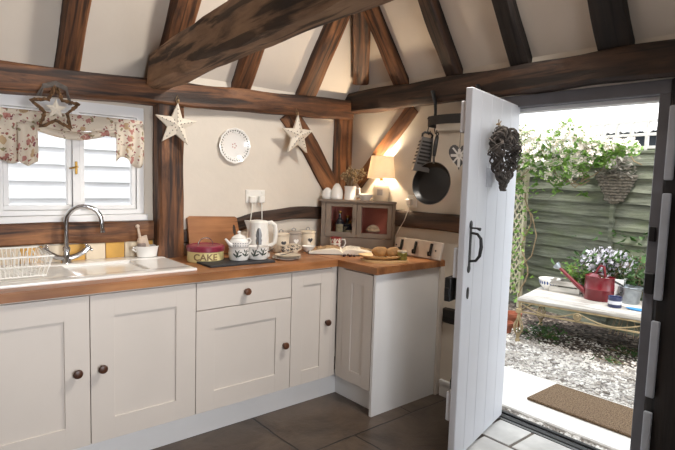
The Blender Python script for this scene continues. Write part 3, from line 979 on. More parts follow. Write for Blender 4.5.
# kettle
kt = thing('kettle', 'white jug kettle with grey water gauge', 'kettle', (-1.005, -.275, .91), radians(-36))
mb = MB(); mb.lathe([(0, 0), (.072, 0), (.076, .005), (.076, .022), (.07, .026), (.066, .12), (.06, .20), (.061, .222), (.055, .231), (.03, .235), (0, .236)], 36); obj('body', mb, PLASTW, kt)
mb = MB(); mb._add([(-.055,-.026,.15),(-.055,.026,.15),(-.052,-.03,.228),(-.052,.03,.228),(-.088,-.006,.232),(-.088,.006,.232),(-.06,0,.15)], [(0,2,4,6),(1,6,5,3),(6,4,5),(2,3,5,4),(0,6,1),(0,1,3,2)]); obj('spout', mb, PLASTW, kt)
mb = MB(); mb.tube([(.05, 0, .218), (.082, 0, .222), (.104, 0, .205), (.11, 0, .15), (.104, 0, .095), (.085, 0, .078), (.06, 0, .078)], [.011, .013, .014, .014, .013, .012, .01], 10); obj('handle', mb, PLASTW, kt)
mb = MB()
pts = []
for (a0, w) in ((radians(-82), .2),):
    col_ = []
    for j in range(11):
        z = .065 + .125*j/10; rr = .0705 - (z - .026)*.062 + .0016
        ww = .30*sqrt(max(0.02, 1 - ((j - 5)/5.2)**2)) * (.8 if j in (5,) else 1)
        col_.append(((rr*cos(a0 - ww), rr*sin(a0 - ww), z), ((rr + .0008)*cos(a0), (rr + .0008)*sin(a0), z), (rr*cos(a0 + ww), rr*sin(a0 + ww), z)))
    for A, B in zip(col_, col_[1:]):
        mb.face([A[0], A[1], B[1], B[0]]); mb.face([A[1], A[2], B[2], B[1]])
obj('water_gauge', mb, GAUGE, kt)

# double socket with plugs
so = thing('wall_socket', 'white double wall socket above the kettle', 'socket', (-.868, 0, 1.282), group='white sockets')
mb = MB(); mb.box(-.075, .075, -.01, 0, -.045, .045, .003); obj('plate', mb, PLASTW, so)
for s_ in (-1, 1):
    mb = MB(); mb.box(s_*.055 - .008, s_*.055 + .008, -.014, -.01, .018, .034, .001); obj('switch', mb, PLASTW, so)
for s_, n_ in ((-1, 'left'), (1, 'right')):
    pgx = -.868 + s_*.036
    pg = thing('power_plug', 'white plug in the %s half of the double socket' % n_, 'plug', (pgx, -.011, 1.262))
    mb = MB(); mb.box(-.022, .022, -.03, 0, -.024, .022, .005); obj('body', mb, PLASTW, pg)
    mb = MB()
    if s_ < 0: mb.tube([(0, -.018, -.024), (-.004, -.02, -.07), (-.02, -.022, -.18), (-.03, -.024, -.26), (-.028, -.05, -.335), (-.04, -.08, -.348)], .0035, 6)
    else: mb.tube([(0, -.018, -.024), (.004, -.02, -.08), (.002, -.024, -.2), (.0, -.03, -.30), (-.02, -.06, -.342), (-.05, -.1, -.348)], .0035, 6)
    obj('cable', mb, PLASTW, pg)

# three canisters
def canister(label, loc, mat, hm, h=.12, R=.056):
    c = thing('storage_canister', label, 'canister', loc, 0, 'heart canisters')
    mb = MB(); mb.lathe([(0, 0), (R - .004, 0), (R, .004), (R, h - .012), (R - .004, h - .006), (0, h - .006)], 30); obj('jar', mb, mat, c)
    mb = MB(); mb.lathe([(R - .003, h - .008), (R + .002, h - .006), (R + .002, h + .004), (R - .01, h + .012), (0, h + .015)], 30); l_ = obj('lid', mb, mat, c)
    mb = MB(); mb.tube([(-.014, 0, h + .01), (-.016, 0, h + .026), (0, 0, h + .034), (.016, 0, h + .026), (.014, 0, h + .01)], .003, 6); obj('handle', mb, STEEL, l_)
    az = atan2(-3.087 - loc[1], -2.744 - loc[0]) + .35
    mb = MB()
    mb.face([((R + .0012)*cos(az + x/R), (R + .0012)*sin(az + x/R), h*.52 + y) for x, y in heart2d(.036, .034)])
    obj('heart', mb, hm, c)
canister('cream canister with charcoal heart, nearest the kettle', (-.75, -.155, .91), CREAMC, HEARTD)
canister('grey canister with a pale heart between two cream ones', (-.605, -.10, .91), GREYC, CERAM)
canister('cream canister with charcoal heart beside the glazed cabinet', (-.472, -.09, .91), CREAMC, HEARTD)

# plates, cups and bowl in front of the canisters
for i in range(3):
    pz = .91 + i*.0075
    mb = MB(); mb.lathe([(0, .002), (.05, .002), (.055, 0), (.06, .002), (.088 - .004*i, .012), (.090 - .004*i, .0135), (.086 - .004*i, .014), (.055, .005), (0, .005)], 32)
    tag(obj('saucer', mb, (CERAM, GREYC, CREAMC)[i], loc=(-.895 + .004*i, -.435, pz)), ('white saucer at the bottom of the stack beside the flowered mug', 'grey saucer in the middle of the stack beside the flowered mug', 'cream saucer on top of the stack beside the flowered mug')[i], 'saucer', 'stacked saucers')
mb = MB(); mb.tube([(-.05, -.02, 0), (0, .0, .002), (.06, .03, .006)], [.003, .003, .004], 6); mb.ell((-.06, -.025, .001), (.016, .01, .003))
tag(obj('teaspoon', mb, STEEL, loc=(-.885, -.435, .943)), 'steel teaspoon lying across the top saucer', 'spoon')
def cup(label, loc, rz, R=.034, h=.06):
    c = thing('patterned_cup', label, 'cup', loc, rz, 'small patterned cups')
    mb = MB(); mb.lathe(cup_shape(R, h), 26); obj('bowl', mb, CREAMC, c)
    mb = MB(); leafprint(mb, R, h*.5, radians(-120), .024); leafprint(mb, R, h*.55, radians(-60), .02); obj('pattern', mb, HEARTD, c)
    mb = MB(); mb.tube([(R*.95, 0, h*.8), (R*1.5, 0, h*.78), (R*1.6, 0, h*.45), (R*.95, 0, h*.25)], .0035, 7); obj('handle', mb, CREAMC, c)
cup('small patterned cup in front of the left cream canister', (-.79, -.265, .91), radians(-30))
cup('small patterned cup in front of the grey canister', (-.70, -.235, .91), radians(-20))
mb = MB(); mb.lathe([(0, 0), (.022, 0), (.026, .004), (.042, .03), (.05, .042), (.047, .043), (.038, .03), (.02, .008), (0, .008)], 30)
tag(obj('small_bowl', mb, CERAM, loc=(-.585, -.25, .91)), 'small white bowl in front of the right cream canister', 'bowl')

# open recipe book
bk = thing('open_book', 'open recipe book lying on the worktop corner', 'book', (-.40, -.395, .91), radians(-40)); bk.scale = (1.14, 1.08, 1.25)
mb = MB(); mb.box(-.205, .205, -.11, .11, 0, .004, .001); obj('cover', mb, plain('dark book cover', (70, 60, 56), .6), bk)
def page(sg):
    mb = MB()
    prof = [(.0, .012), (.02, .026), (.05, .031), (.10, .027), (.15, .02), (.198, .011)]
    for (x0, z0), (x1, z1) in zip(prof, prof[1:]):
        p4 = [(sg*x0, -.105, z0), (sg*x1, -.105, z1), (sg*x1, .105, z1), (sg*x0, .105, z0)]
        mb._add(p4 + [(a, b, .0041) for a, b, _ in p4], [(0,1,2,3), (0,1,5,4), (2,3,7,6), (1,2,6,5)])
    return mb
lp = obj('left_page', page(-1), PAPER, bk); rp = obj('right_page', page(1), PAPER, bk)
def zpage(x):
    prof = [(.0, .012), (.02, .026), (.05, .031), (.10, .027), (.15, .02), (.198, .011)]
    for (x0, z0), (x1, z1) in zip(prof, prof[1:]):
        if x <= x1: return z0 + (z1 - z0)*(x - x0)/(x1 - x0) + .0008
    return .012
def patch(sg, xs, y0, y1):
    mb = MB()
    for a, b in zip(xs, xs[1:]):
        mb.face([(sg*a, y0, zpage(a)), (sg*b, y0, zpage(b)), (sg*b, y1, zpage(b)), (sg*a, y1, zpage(a))])
    return mb
obj('photograph', patch(-1, [.015, .02, .05, .10, .15, .19], -.06, .098), gravelmat('food photograph', [(.1, (96, 70, 48)), (.5, (150, 118, 84)), (.9, (190, 170, 136))], 60), lp)
obj('photograph', patch(1, [.11, .15, .19], -.02, .095), gravelmat('small food photograph', [(.1, (120, 92, 64)), (.6, (176, 146, 108)), (.9, (200, 184, 150))], 60), rp)
mb = MB()
for i in range(9):
    y = .085 - i*.02
    for a, b in zip([.03, .05], [.05, .095]):
        mb.face([(a, y, zpage(a) + .0002), (b, y, zpage(b) + .0002), (b, y + .004, zpage(b) + .0002), (a, y + .004, zpage(a) + .0002)])
obj('text_lines', mb, plain('grey print', (150, 146, 140), .8), rp)
# dark berry sprig
be = thing('berry_sprig', 'sprig of dark berries at the front of the open book', 'sprig', (-.475, -.555, .91), radians(-40))
for i in range(9):
    mb = MB(); r_ = random.uniform(.007, .011); mb.ell((random.uniform(-.045, .045), random.uniform(-.014, .014), r_), r_, 10, 6); obj('berry', mb, BERRY, be)
mb = MB(); mb.tube([(-.06, 0, .004), (0, .004, .012), (.07, -.004, .004)], .0025, 6); obj('stem', mb, BARK, be)

# red patterned mug
mg = thing('flag_mug', 'red and white flag-patterned mug behind the open book', 'mug', (-.335, -.245, .91), radians(-40))
mb = MB(); mb.lathe([(0, 0), (.036, 0), (.039, .003), (.042, .088), (.040, .09), (.037, .087), (.034, .006), (0, .006)], 32); obj('cup', mb, REDP, mg)
mb = MB()
def strip(a0, a1, z0, z1, w):
    for i in range(6):
        t0, t1 = i/6, (i+1)/6
        for (x, y) in ((t0, t1),):
            A0 = a0 + (a1 - a0)*x; A1 = a0 + (a1 - a0)*y; Z0 = z0 + (z1 - z0)*x; Z1 = z0 + (z1 - z0)*y
            rr = lambda z: .0397 + (z - .003)/.085*.003 + .0006
            if abs(z1 - z0) < 1e-6:
                q = [(A0, Z0 - w), (A1, Z1 - w), (A1, Z1 + w), (A0, Z0 + w)]
            else:
                dw = w/.041
                q = [(A0 - dw, Z0), (A0 + dw, Z0), (A1 + dw, Z1), (A1 - dw, Z1)]
            mb.face([(rr(z)*cos(a), rr(z)*sin(a), z) for a, z in q])
for base in (radians(-150), radians(-100), radians(-50)):
    strip(base - .42, base + .42, .046, .046, .005); strip(base, base + .0001, .008, .084, .005)
    strip(base - .4, base - .05, .012, .042, .003); strip(base + .4, base + .05, .012, .042, .003)
    strip(base - .4, base - .05, .08, .05, .003); strip(base + .4, base + .05, .08, .05, .003)
obj('white_cross_pattern', mb, PAPER, mg)
mb = MB(); mb.tube([(.038, .0, .074), (.064, -.0, .076), (.07, 0, .05), (.06, 0, .024), (.038, 0, .018)], .0048, 8); obj('handle', mb, CERAM, mg)

# bread on boards, relish jar
mb = MB(); mb.prism([(.15*cos(a*pi/14), .11*sin(a*pi/14)) for a in range(28)], 0, .011)
tag(obj('serving_board', mb, BREADB, loc=(-.395, -.80, .91), rz=radians(-38)), 'thin round-ended pale board lowest under the bread', 'board', 'boards under the bread')
mb = MB(); mb.lathe([(0, 0), (.09, 0), (.135, .016), (.146, .026), (.141, .027), (.09, .007), (0, .006)], 32, sy=.68)
tag(obj('wooden_platter', mb, BREADB, loc=(-.40, -.77, .9212), rz=radians(-38)), 'shallow pale wooden platter holding two bread rolls', 'platter', 'boards under the bread')
for (dx, dy, dz, lab, rz) in ((.0, .02, .0, 'round bread roll at the back of the platter', 0), (.055, -.045, 0, 'round bread roll at the front right of the platter', .6)):
    mb = MB(); mb.ell((0, 0, .03), (.056, .044, .034), 20, 12)
    for v in mb.bm.verts:
        v.co += v.normal * 0 + V((noise.noise(v.co*30 + V((dx*50, 0, 0)))*.004,)*3)
    tag(obj('bread_roll', mb, CRUST, loc=(-.375 + dx, -.755 + dy, .929), rz=radians(-38) + rz), lab, 'bread', 'bread rolls')
j = thing('relish_jar', 'small glass jar of olive relish on the board beside the bread', 'jar', (-.315, -.875, .9212))
mb = MB(); mb.lathe([(0, 0), (.028, 0), (.032, .004), (.032, .045), (.028, .05), (0, .05)], 24); obj('jar', mb, JARG, j)
mb = MB(); mb.lathe([(.028, .05), (.031, .052), (.031, .058), (.0, .059)], 24); obj('rim', mb, CREAMC, j)
mb = MB(); mb.lathe([(0, 0), (.012, 0), (.022, .04), (.02, .05), (.0, .046)], 14); 
tag(obj('paper_napkin', mb, CARD, loc=(-.23, -.76, .91)), 'twist of pale blue paper behind the bread', 'napkin')

# hook board leaning on the right wall
hb = thing('hook_board', 'white painted board with three dark iron hooks leaning on the wall', 'hook board', (-.075, -.785, .91), 0)
Mh = Matrix.Rotation(radians(14), 4, 'Y')
mb = MB(); mb.box(-.018, 0, -.21, .20, .0, .118, .004, M=Mh); obj('board', mb, plain('chalky white board', (224, 214, 204), .8, var=.1, scale=10), hb)
for y in (.135, .01, -.125):
    mb = MB(); mb.box(-.026, -.018, y - .011, y + .011, .018, .104, .003, M=Mh)
    q = [Mh @ V(p) for p in ((-.024, y, .03), (-.036, y, .022), (-.04, y, .034), (-.038, y, .044))]
    mb.tube(q, .0075, 8); obj('hook', mb, IRON, hb)
for y in (.185, -.165):
    mb = MB(); mb.ell(Mh @ V((-.019, y, .06)), .006, 8, 6); obj('screw', mb, IRON, hb)

# ------------------------------------------------------------------ glazed corner cabinet and what stands on it
CA = V((-.36, -.10, .91)); CRZ = atan2(-.43, .33); CLEN = .545
gc = thing('glazed_cabinet', 'taupe painted corner cabinet with two glazed doors on the worktop', 'cabinet', CA, CRZ)
Rc = Matrix.Rotation(-CRZ, 4, 'Z')
def loc2(x, y):
    p = Rc @ (V((x, y, 0)) - V((CA.x, CA.y, 0))); return (p.x, p.y)
def cpt(s_, d, z):
    p = Matrix.Rotation(CRZ, 4, 'Z') @ V((s_, d, 0)); return V((CA.x + p.x, CA.y + p.y, z))
back = [loc2(-.034, -.25), loc2(-.17, -.038), loc2(-.31, -.038)]
foot = [(0, 0), (CLEN, 0)] + back
mb = MB()
mb.prism([(-.012, -.016), (CLEN + .008, -.016)] + [loc2(-.030, -.25), loc2(-.17, -.036), loc2(-.315, -.036)], .343, .358)
obj('top_board', mb, GREYCAB, gc)
mb = MB()
mb.prism(foot, .0, .085)
obj('base', mb, GREYCAB, gc)
mb = MB()
def wallp(p, q, t, z0, z1):
    p = V((p[0], p[1])); q = V((q[0], q[1])); d = (q - p).normalized(); n_ = V((-d.y, d.x)) * t
    mb.prism([tuple(p), tuple(q), tuple(q + n_), tuple(p + n_)], z0, z1)
wallp((CLEN, .004), back[0], .005, .085, .343); wallp(back[2], (0, .004), .005, .085, .343)
obj('side_panels', mb, GREYCAB, gc)
mb = MB(); wallp((CLEN - .02, .02), (back[0][0] - .02, back[0][1]), .004, .086, .342); wallp((back[2][0] + .016, back[2][1]), (.016, .02), .004, .086, .342); mb.prism([(.02, .02), (CLEN - .02, .02)] + [(x*.97 + .008, y*.97) for x, y in back], .0852, .0862); wallp(back[0], back[1], .006, .085, .343); wallp(back[1], back[2], .006, .085, .343)
obj('back_lining', mb, ROSEIN, gc)
mb = MB(); mb.box(0, .03, 0, .018, .085, .343, .001); mb.box(CLEN - .022, CLEN, 0, .018, .085, .343, .001); mb.box(.01, CLEN - .01, .002, .016, .338, .343)
obj('face_frame', mb, GREYCAB, gc)
for a, b, kx in ((.032, .264, .252), (.267, .521, None)):
    mb = MB(); st = .042 if a < .1 else .034
    mb.box(a, a + st, -.003, .016, .088, .34, .002); mb.box(b - .032, b, -.003, .016, .088, .34, .002)
    mb.box(a + st, b - .032, -.003, .016, .088, .122, .002); mb.box(a + st, b - .032, -.003, .016, .308, .34, .002)
    d_ = obj('glazed_door', mb, GREYCAB, gc)
    mb = MB(); mb.box(a + st - .002, b - .03, .006, .009, .12, .31); obj('pane', mb, CABGL, d_)
    if kx:
        mb = MB(); mb.lathe([(0, 0), (.005, 0), (.005, .008), (.01, .014), (.008, .02), (0, .021)], 14, M=Matrix.Translation((kx, -.003, .235)) @ Matrix.Rotation(radians(90), 4, 'X')); obj('knob', mb, GREYCAB, d_)
def bottle(label, s_, d, prof, lz):
    b = thing('bottle', label, 'bottle', cpt(s_, d, .9955), CRZ, 'bottles inside the glazed cabinet')
    mb = MB(); mb.lathe(prof, 22); obj('glass', mb, DARKBL, b)
    R = max(r for r, z in prof) + .0008
    mb = MB()
    for i in range(10):
        a0, a1 = radians(-150 + i*12), radians(-138 + i*12)
        mb.face([(R*cos(a0), R*sin(a0), lz[0]), (R*cos(a1), R*sin(a1), lz[0]), (R*cos(a1), R*sin(a1), lz[1]), (R*cos(a0), R*sin(a0), lz[1])])
    obj('paper_label', mb, LABELP, b)
    top = max(z for r, z in prof)
    mb = MB(); mb.lathe([(0, top), (.013, top), (.013, top + .022), (0, top + .022)], 14); obj('cap', mb, BRASS, b)
bottle('tall dark bottle at the left of the glazed cabinet', .125, .075, [(0, 0), (.03, 0), (.032, .004), (.032, .10), (.026, .12), (.012, .135), (.011, .165), (0, .165)], (.03, .09))
bottle('shorter square-shouldered dark bottle behind the tall one', .175, .12, [(0, 0), (.03, 0), (.032, .003), (.032, .085), (.014, .10), (.012, .13), (0, .13)], (.02, .07))
bottle('squat round dark bottle nearest the middle of the glazed cabinet', .205, .07, [(0, 0), (.022, 0), (.036, .02), (.036, .05), (.02, .07), (.011, .078), (.011, .095), (0, .095)], (.022, .05))
cc = thing('cupcake_jar', 'cupcake shaped jar behind the right glass door', 'jar', cpt(.375, .085, .9955), CRZ)
mb = MB()
pf = [(0, 0), (.034, 0), (.046, .045), (0, .045)]
mb.lathe(pf, 36)
for v in mb.bm.verts:
    if v.co.xy.length > .01 and int(round(atan2(v.co.y, v.co.x)/(2*pi/36))) % 2: v.co.x *= .94; v.co.y *= .94
obj('case', mb, PINKC, cc)
mb = MB(); mb.lathe([(0, .042), (.052, .045), (.054, .055), (.045, .068), (.046, .072), (.032, .084), (.016, .092), (0, .096)], 28); obj('icing', mb, CAKEM, cc)

ZT2 = .91 + .3583
def topthing(name, label, cat, s_, d, group=None): return thing(name, label, cat, cpt(s_, d, ZT2), CRZ, group)
mb = MB(); mb.lathe([(0, 0), (.036, 0), (.041, .006), (.044, .03), (.038, .055), (.022, .075), (.012, .084), (0, .086)], 26, sy=.8)
tag(obj('ceramic_pot', mb, CERAM, loc=cpt(.028, .06, ZT2), rz=CRZ), 'rounded white lidded pot at the left edge of the glazed cabinet', 'pot', 'white pots on the cabinet')
mb = MB(); mb.lathe([(0, 0), (.038, 0), (.043, .006), (.045, .035), (.04, .07), (.026, .10), (.016, .112), (.01, .118), (0, .119)], 26)
tag(obj('ceramic_pot', mb, CERAM, loc=cpt(.103, .045, ZT2), rz=CRZ), 'taller egg-shaped white pot beside the flower jug', 'pot', 'white pots on the cabinet')
jg = topthing('flower_jug', 'white jug holding dried flower sprigs on the glazed cabinet', 'jug', .198, .06)
mb = MB(); mb.lathe([(0, 0), (.04, 0), (.043, .004), (.04, .05), (.043, .095), (.046, .10), (.042, .101), (.037, .05), (.038, .008), (0, .008)], 28); obj('jug', mb, CERAM, jg)
mb = MB(); mb.tube([(.04, -.005, .085), (.07, -.012, .085), (.076, -.014, .055), (.06, -.01, .03), (.041, -.005, .026)], .0055, 8); obj('handle', mb, CERAM, jg)
fl = topthing('dried_flowers', 'dried gypsophila sprigs standing in the white jug', 'flowers', .198, .06)
fl.location.z += .012
mb = MB(); tips = []
for i in range(34):
    a = random.uniform(0, 2*pi); r_ = random.uniform(.01, .115); h = random.uniform(.15, .235) - r_*.25
    tip = V((r_*cos(a), r_*sin(a)*.7, h)); tips.append(tip)
    mb.tube([(.012*cos(a), .012*sin(a), 0), (.02*cos(a), .02*sin(a), .09), tip], .0013, 4)
    for q in range(3):
        t2 = tip + V((random.uniform(-.025, .025), random.uniform(-.02, .02), random.uniform(-.03, .02))); tips.append(t2)
        mb.tube([V((r_*cos(a)*.6, r_*sin(a)*.5, .09 + (h - .09)*.55)), t2], .0009, 3)
obj('stems', mb, BARK, fl)
mb = MB()
for t_ in tips: mb.ell(t_, random.uniform(.005, .0085), 6, 4)
tag(obj('flower_heads', mb, DRIED, fl), kind='stuff')
mb = MB(); mb.lathe([(0, 0), (.03, 0), (.034, .004), (.05, .03), (.056, .046), (.053, .047), (.045, .028), (.03, .008), (0, .008)], 28)
tag(obj('ceramic_bowl', mb, CERAM, loc=cpt(.315, .055, ZT2), rz=CRZ), 'plain white bowl between the flower jug and the lamp', 'bowl')
lm = topthing('table_lamp', 'lit table lamp with cream shade on the glazed cabinet', 'lamp', .425, .07)
mb = MB(); mb.lathe([(0, 0), (.050, 0), (.054, .005), (.061, .045), (.062, .085), (.054, .115), (.036, .132), (.026, .142), (.024, .15), (0, .15)], 32); obj('lamp_base', mb, CREAMC, lm)
mb = MB(); mb.lathe([(0, .125), (.013, .125), (.013, .165), (0, .165)], 14); obj('bulb_holder', mb, BRASS, lm)
mb = MB()
for q in range(6):
    a0, a1 = radians(-108 + 6*q), radians(-102 + 6*q)
    mb.face([(.0632*cos(a0), .0632*sin(a0), .042), (.0632*cos(a1), .0632*sin(a1), .042), (.0635*cos(a1), .0635*sin(a1), .085), (.0635*cos(a0), .0635*sin(a0), .085)])
obj('square_motif', mb, GREYC, lm)
mb = MB()
mb.lathe([(.104, .165), (.079, .325)], 40); mb.lathe([(.1025, .165), (.0775, .325)], 40)
mb.tube([(.1035*cos(a*pi/20), .1035*sin(a*pi/20), .165) for a in range(40)], .0018, 5, closed=True); mb.tube([(.0785*cos(a*pi/20), .0785*sin(a*pi/20), .325) for a in range(40)], .0018, 5, closed=True)
obj('lamp_shade', mb, SHADE, lm)
mb = MB(); mb.ell((0, 0, .20), (.022, .022, .034), 16, 10)
obj('light_bulb', mb, plain('warm glowing bulb', (255, 220, 170), .4, emit=((255, 196, 120), 6)), lm)
lp_ = cpt(.425, .07, ZT2 + .255)
ld = bpy.data.lights.new('lamp_light', 'POINT'); ld.energy = 22; ld.color = (1.0, .80, .56); ld.shadow_soft_size = .03
lo_ = bpy.data.objects.new('lamp_light', ld); lo_.location = lp_; COL.objects.link(lo_)

# socket on the right wall with lamp lead
so = thing('wall_socket', 'white single wall socket with a plug left of the frying pan', 'socket', (0, -.665, 1.28), group='white sockets')
mb = MB(); mb.box(-.01, 0, -.043, .043, -.043, .043, .003); obj('plate', mb, PLASTW, so)
pg = thing('power_plug', 'white plug and drooping lamp lead in the right wall socket', 'plug', (-.011, -.66, 1.275))
mb = MB(); mb.box(-.03, 0, -.022, .022, -.022, .022, .005); obj('body', mb, PLASTW, pg)
mb = MB(); mb.tube([(-.022, 0, -.02), (-.03, .0, -.06), (-.04, .02, -.13), (-.04, .07, -.20), (-.045, .095, -.25), (-.045, .085, -.29), (-.04, .04, -.315), (-.035, .0, -.30)], .003, 6)
obj('cable', mb, PLASTW, pg)

# ------------------------------------------------------------------ pot rack and hanging things
pr = thing('pot_rack', 'black iron half-oval pot rack fixed to the dark wall plate', 'rack', (0, -1.07, 1.80))
mb = MB()
n_ = 28
arcp = [(-.03 - .185*sin(pi*i/n_)**.8, .215*cos(pi*i/n_), 0) for i in range(n_ + 1)]
for A, B in zip(arcp, arcp[1:]):
    p4 = [(A[0], A[1], -.03), (B[0], B[1], -.03), (B[0], B[1], .026), (A[0], A[1], .026)]
    q4 = [(p[0] + .006, p[1]*.975, p[2]) for p in p4]
    mb._add(p4 + q4, [(0,1,2,3), (7,6,5,4), (3,2,6,7), (1,0,4,5)])
obj('hoop_band', mb, IRON, pr)
mb = MB()
for y in (-.14, -.07, 0, .07, .14):
    x_ = -.03 - .185*sin(math.acos(y/.215))**.8
    mb.tube([(-.03, y, 0), (x_, y, 0)], .004, 6)
mb.tube([(-.03, -.21, 0), (-.03, .21, 0)], .005, 6)
obj('grid_bars', mb, IRON, pr)
for y in (.17, -.17):
    mb = MB(); mb.tube([(-.09, y, .0), (-.085, y, .06), (-.09, y, .12), (-.10, y + .02, .20)], [.016, .014, .016, .022], 8, flat=.35)
    obj('strap', mb, IRON, pr)
def shook(lab, x, y):
    mb = MB()
    z0 = 1.80
    mb.tube([(x - .012, y, z0 + .012), (x, y, z0 + .028), (x + .012, y, z0 + .01), (x + .004, y, z0 - .03), (x - .006, y, z0 - .06), (x + .004, y, z0 - .085), (x + .016, y, z0 - .078), (x + .018, y, z0 - .06)], .0035, 6)
    tag(obj('pot_hook', mb, IRON), lab, 'hook', 'hooks on the pot rack')
shook('iron hook holding the box grater', -.165, -.915)
shook('iron hook holding the frying pan', -.185, -.985)
# box grater
gt = thing('box_grater', 'steel box grater hanging from the pot rack', 'grater', (-.165, -.91, 1.715), radians(-38))
gt.rotation_euler = (0, radians(9), radians(-38))
mb = MB()
w0, w1 = .036, .055; zt, zb = -.02, -.235
def fr(w, z): return [(-w, -w*.75, z), (w, -w*.75, z), (w, w*.75, z), (-w, w*.75, z)]
mb._add(fr(w0, zt) + fr(w1, zb), [(0,1,5,4), (1,2,6,5), (2,3,7,6), (3,0,4,7), (0,3,2,1)])
obj('body', mb, STEEL, gt)
mb = MB()
for i in range(7):
    z = zt - .03 - i*.023; w = w0 + (w1 - w0)*(zt - z)/(zt - zb)
    mb.box(-w*.75, w*.75, -w*.75 - .003, -w*.75 - .0005, z - .006, z + .006)
    for k_ in range(3):
        yy = -w*.5 + k_*w*.5
        mb.box(-w - .003, -w - .0003, yy - .006, yy + .006, z - .005, z + .005)
obj('grating_slots', mb, IRON, gt)
mb = MB(); mb.tube([(-.03, 0, -.02), (-.032, 0, .0), (-.02, 0, .012), (.02, 0, .012), (.032, 0, 0), (.03, 0, -.02)], .007, 8); obj('handle', mb, IRON, gt)
# frying pan
pn = thing('frying_pan', 'black frying pan hanging by its handle from the pot rack', 'pan', (-.185, -.995, 1.405))
pn.rotation_euler = (0, radians(8), radians(9)); pn.scale = (.96, .96, .96)
Mp = Matrix.Rotation(radians(-90), 4, 'Y')   # lathe axis -> -X
mb = MB(); mb.lathe([(0, 0), (.105, 0), (.118, .006), (.136, .036), (.140, .038), (.139, .034), (.116, .002), (.10, -.004), (0, -.004)], 48, M=Mp); obj('pan', mb, PANM, pn)
mb = MB(); mb.tube([(.1415*0 - .037, .1385*cos(a*pi/24), .1385*sin(a*pi/24)) for a in range(48)], .0022, 6, closed=True); obj('rim', mb, STEEL, pn)
mb = MB(); mb.tube([(-.03, 0, .13), (-.04, 0, .165), (-.04, 0, .18)], [.008, .008, .008], 8); obj('handle_bracket', mb, STEEL, pn)
mb = MB(); mb.tube([(-.04, 0, .175), (-.038, 0, .24), (-.03, 0, .30), (-.028, 0, .315)], [.011, .014, .012, .006], 10); mb.tube([(-.028, .008*cos(a*pi/6), .322 + .01*sin(a*pi/6)) for a in range(12)], .0035, 6, closed=True)
obj('handle', mb, BLACKPL, pn)
# flag heart
fh = thing('heart_ornament', 'grey heart ornament with pale flag cross hanging at the right wall', 'ornament', (-.155, -1.155, 1.57), radians(-60))
mb = MB(); mb.prism(heart2d(.125, .15, 30), -.012, .012, Matrix.Rotation(radians(90), 4, 'X')); obj('heart', mb, plain('charcoal tin heart', (78, 76, 78), .6, var=.15), fh)
mb = MB(); mb.box(-.008, .008, -.0145, -.0122, -.06, .05); mb.box(-.05, .05, -.0145, -.0122, .003, .019)
for a in (40, -40): mb.box(-.005, .005, -.0142, -.0122, -.055, .06, M=Matrix.Translation((0, 0, .01)) @ Matrix.Rotation(radians(a), 4, 'Y'))
obj('flag_cross', mb, plain('pale flag print', (206, 202, 198), .6), fh)
mb = MB(); mb.tube([(0, 0, .055), (0, 0, .20)], .0015, 4); obj('cord', mb, BLACKPL, fh)

# ------------------------------------------------------------------ wall decorations
def star_pts(R, r, ph=pi/2, n=5):
    return [((R if i % 2 == 0 else r)*cos(ph + i*pi/n), (R if i % 2 == 0 else r)*sin(ph + i*pi/n)) for i in range(2*n)]
def tin_star(label, loc, R, rz, tilt):
    s_ = thing('tin_star', label, 'star', loc, rz, 'cream tin stars')
    s_.rotation_euler = (0, radians(tilt), rz)
    mb = MB()
    P = star_pts(R, R*.42)
    f = [(x, -.004, z) for x, z in P]; b = [(x, .012, z) for x, z in P]
    n = len(P)
    mb._add(f + b + [(0, -.03, 0)], [(i, (i+1) % n, 2*n) for i in range(n)] + [(i, n+i, n+(i+1) % n, (i+1) % n) for i in range(n)] + [tuple(range(n, 2*n))])
    obj('body', mb, STARM, s_, smooth=10)
    mb = MB()
    for i in range(5):
        a = pi/2 + i*2*pi/5
        for q in (.16, .34, .52, .70):
            y = -.03 + .026*q
            mb.ell((R*q*cos(a), y - .001 + .002*q, R*q*sin(a)), (R*.024, .003, R*.024), 8, 6)
        a2 = a + pi/5
        mb.ell((R*.24*cos(a2), -.018, R*.24*sin(a2)), (R*.024, .003, R*.024), 8, 6)
    obj('punched_holes', mb, HOLE, s_)
    mb = MB(); mb.tube([(-.006, 0, R - .006), (-.01, .012, R + .02), (0, .02, R + .045), (.01, .012, R + .02), (.006, 0, R - .006)], .002, 5)
    mb.ell((.004, .006, R + .012), (.007, .005, .01), 8, 6)
    obj('string_loop', mb, ROPE, s_)
tin_star('cream punched tin star hanging on the oak post by the window', (-1.475, -.108, 1.705), .13, radians(-4), 4)
tin_star('cream punched tin star hanging left of the corner, over the diagonal brace', (-.595, -.108, 1.71), .142, radians(3), -1)
dp = thing('decorative_plate', 'round white plate with dark scalloped border hung on the wall', 'plate', (-1.036, 0, 1.615))
Mq = Matrix.Rotation(radians(90), 4, 'X')
mb = MB(); mb.lathe([(0, .008), (.07, .008), (.078, .012), (.112, .024), (.115, .023), (.075, .005), (.07, .001), (0, .001)], 60, M=Mq)
for v in mb.bm.verts:
    r_ = sqrt(v.co.x**2 + v.co.z**2)
    if r_ > .1:
        a = atan2(v.co.z, v.co.x); f_ = 1 + .018*cos(12*a); v.co.x *= f_; v.co.z *= f_
obj('dish', mb, CERAM, dp)
mb = MB()
def onplate(r_, a): return (r_*cos(a), -(.008 + max(0, r_ - .072)/.04*.0165 + .0012), r_*sin(a))
for i in range(36):
    a = 2*pi*i/36
    for rr, w, l in ((.098, .065, .005), (.088 if i % 3 else .082, .05, .004)):
        if rr < .09 and i % 3 == 2: continue
        mb.face([onplate(rr - l, a), onplate(rr, a + w), onplate(rr + l, a), onplate(rr, a - w)])
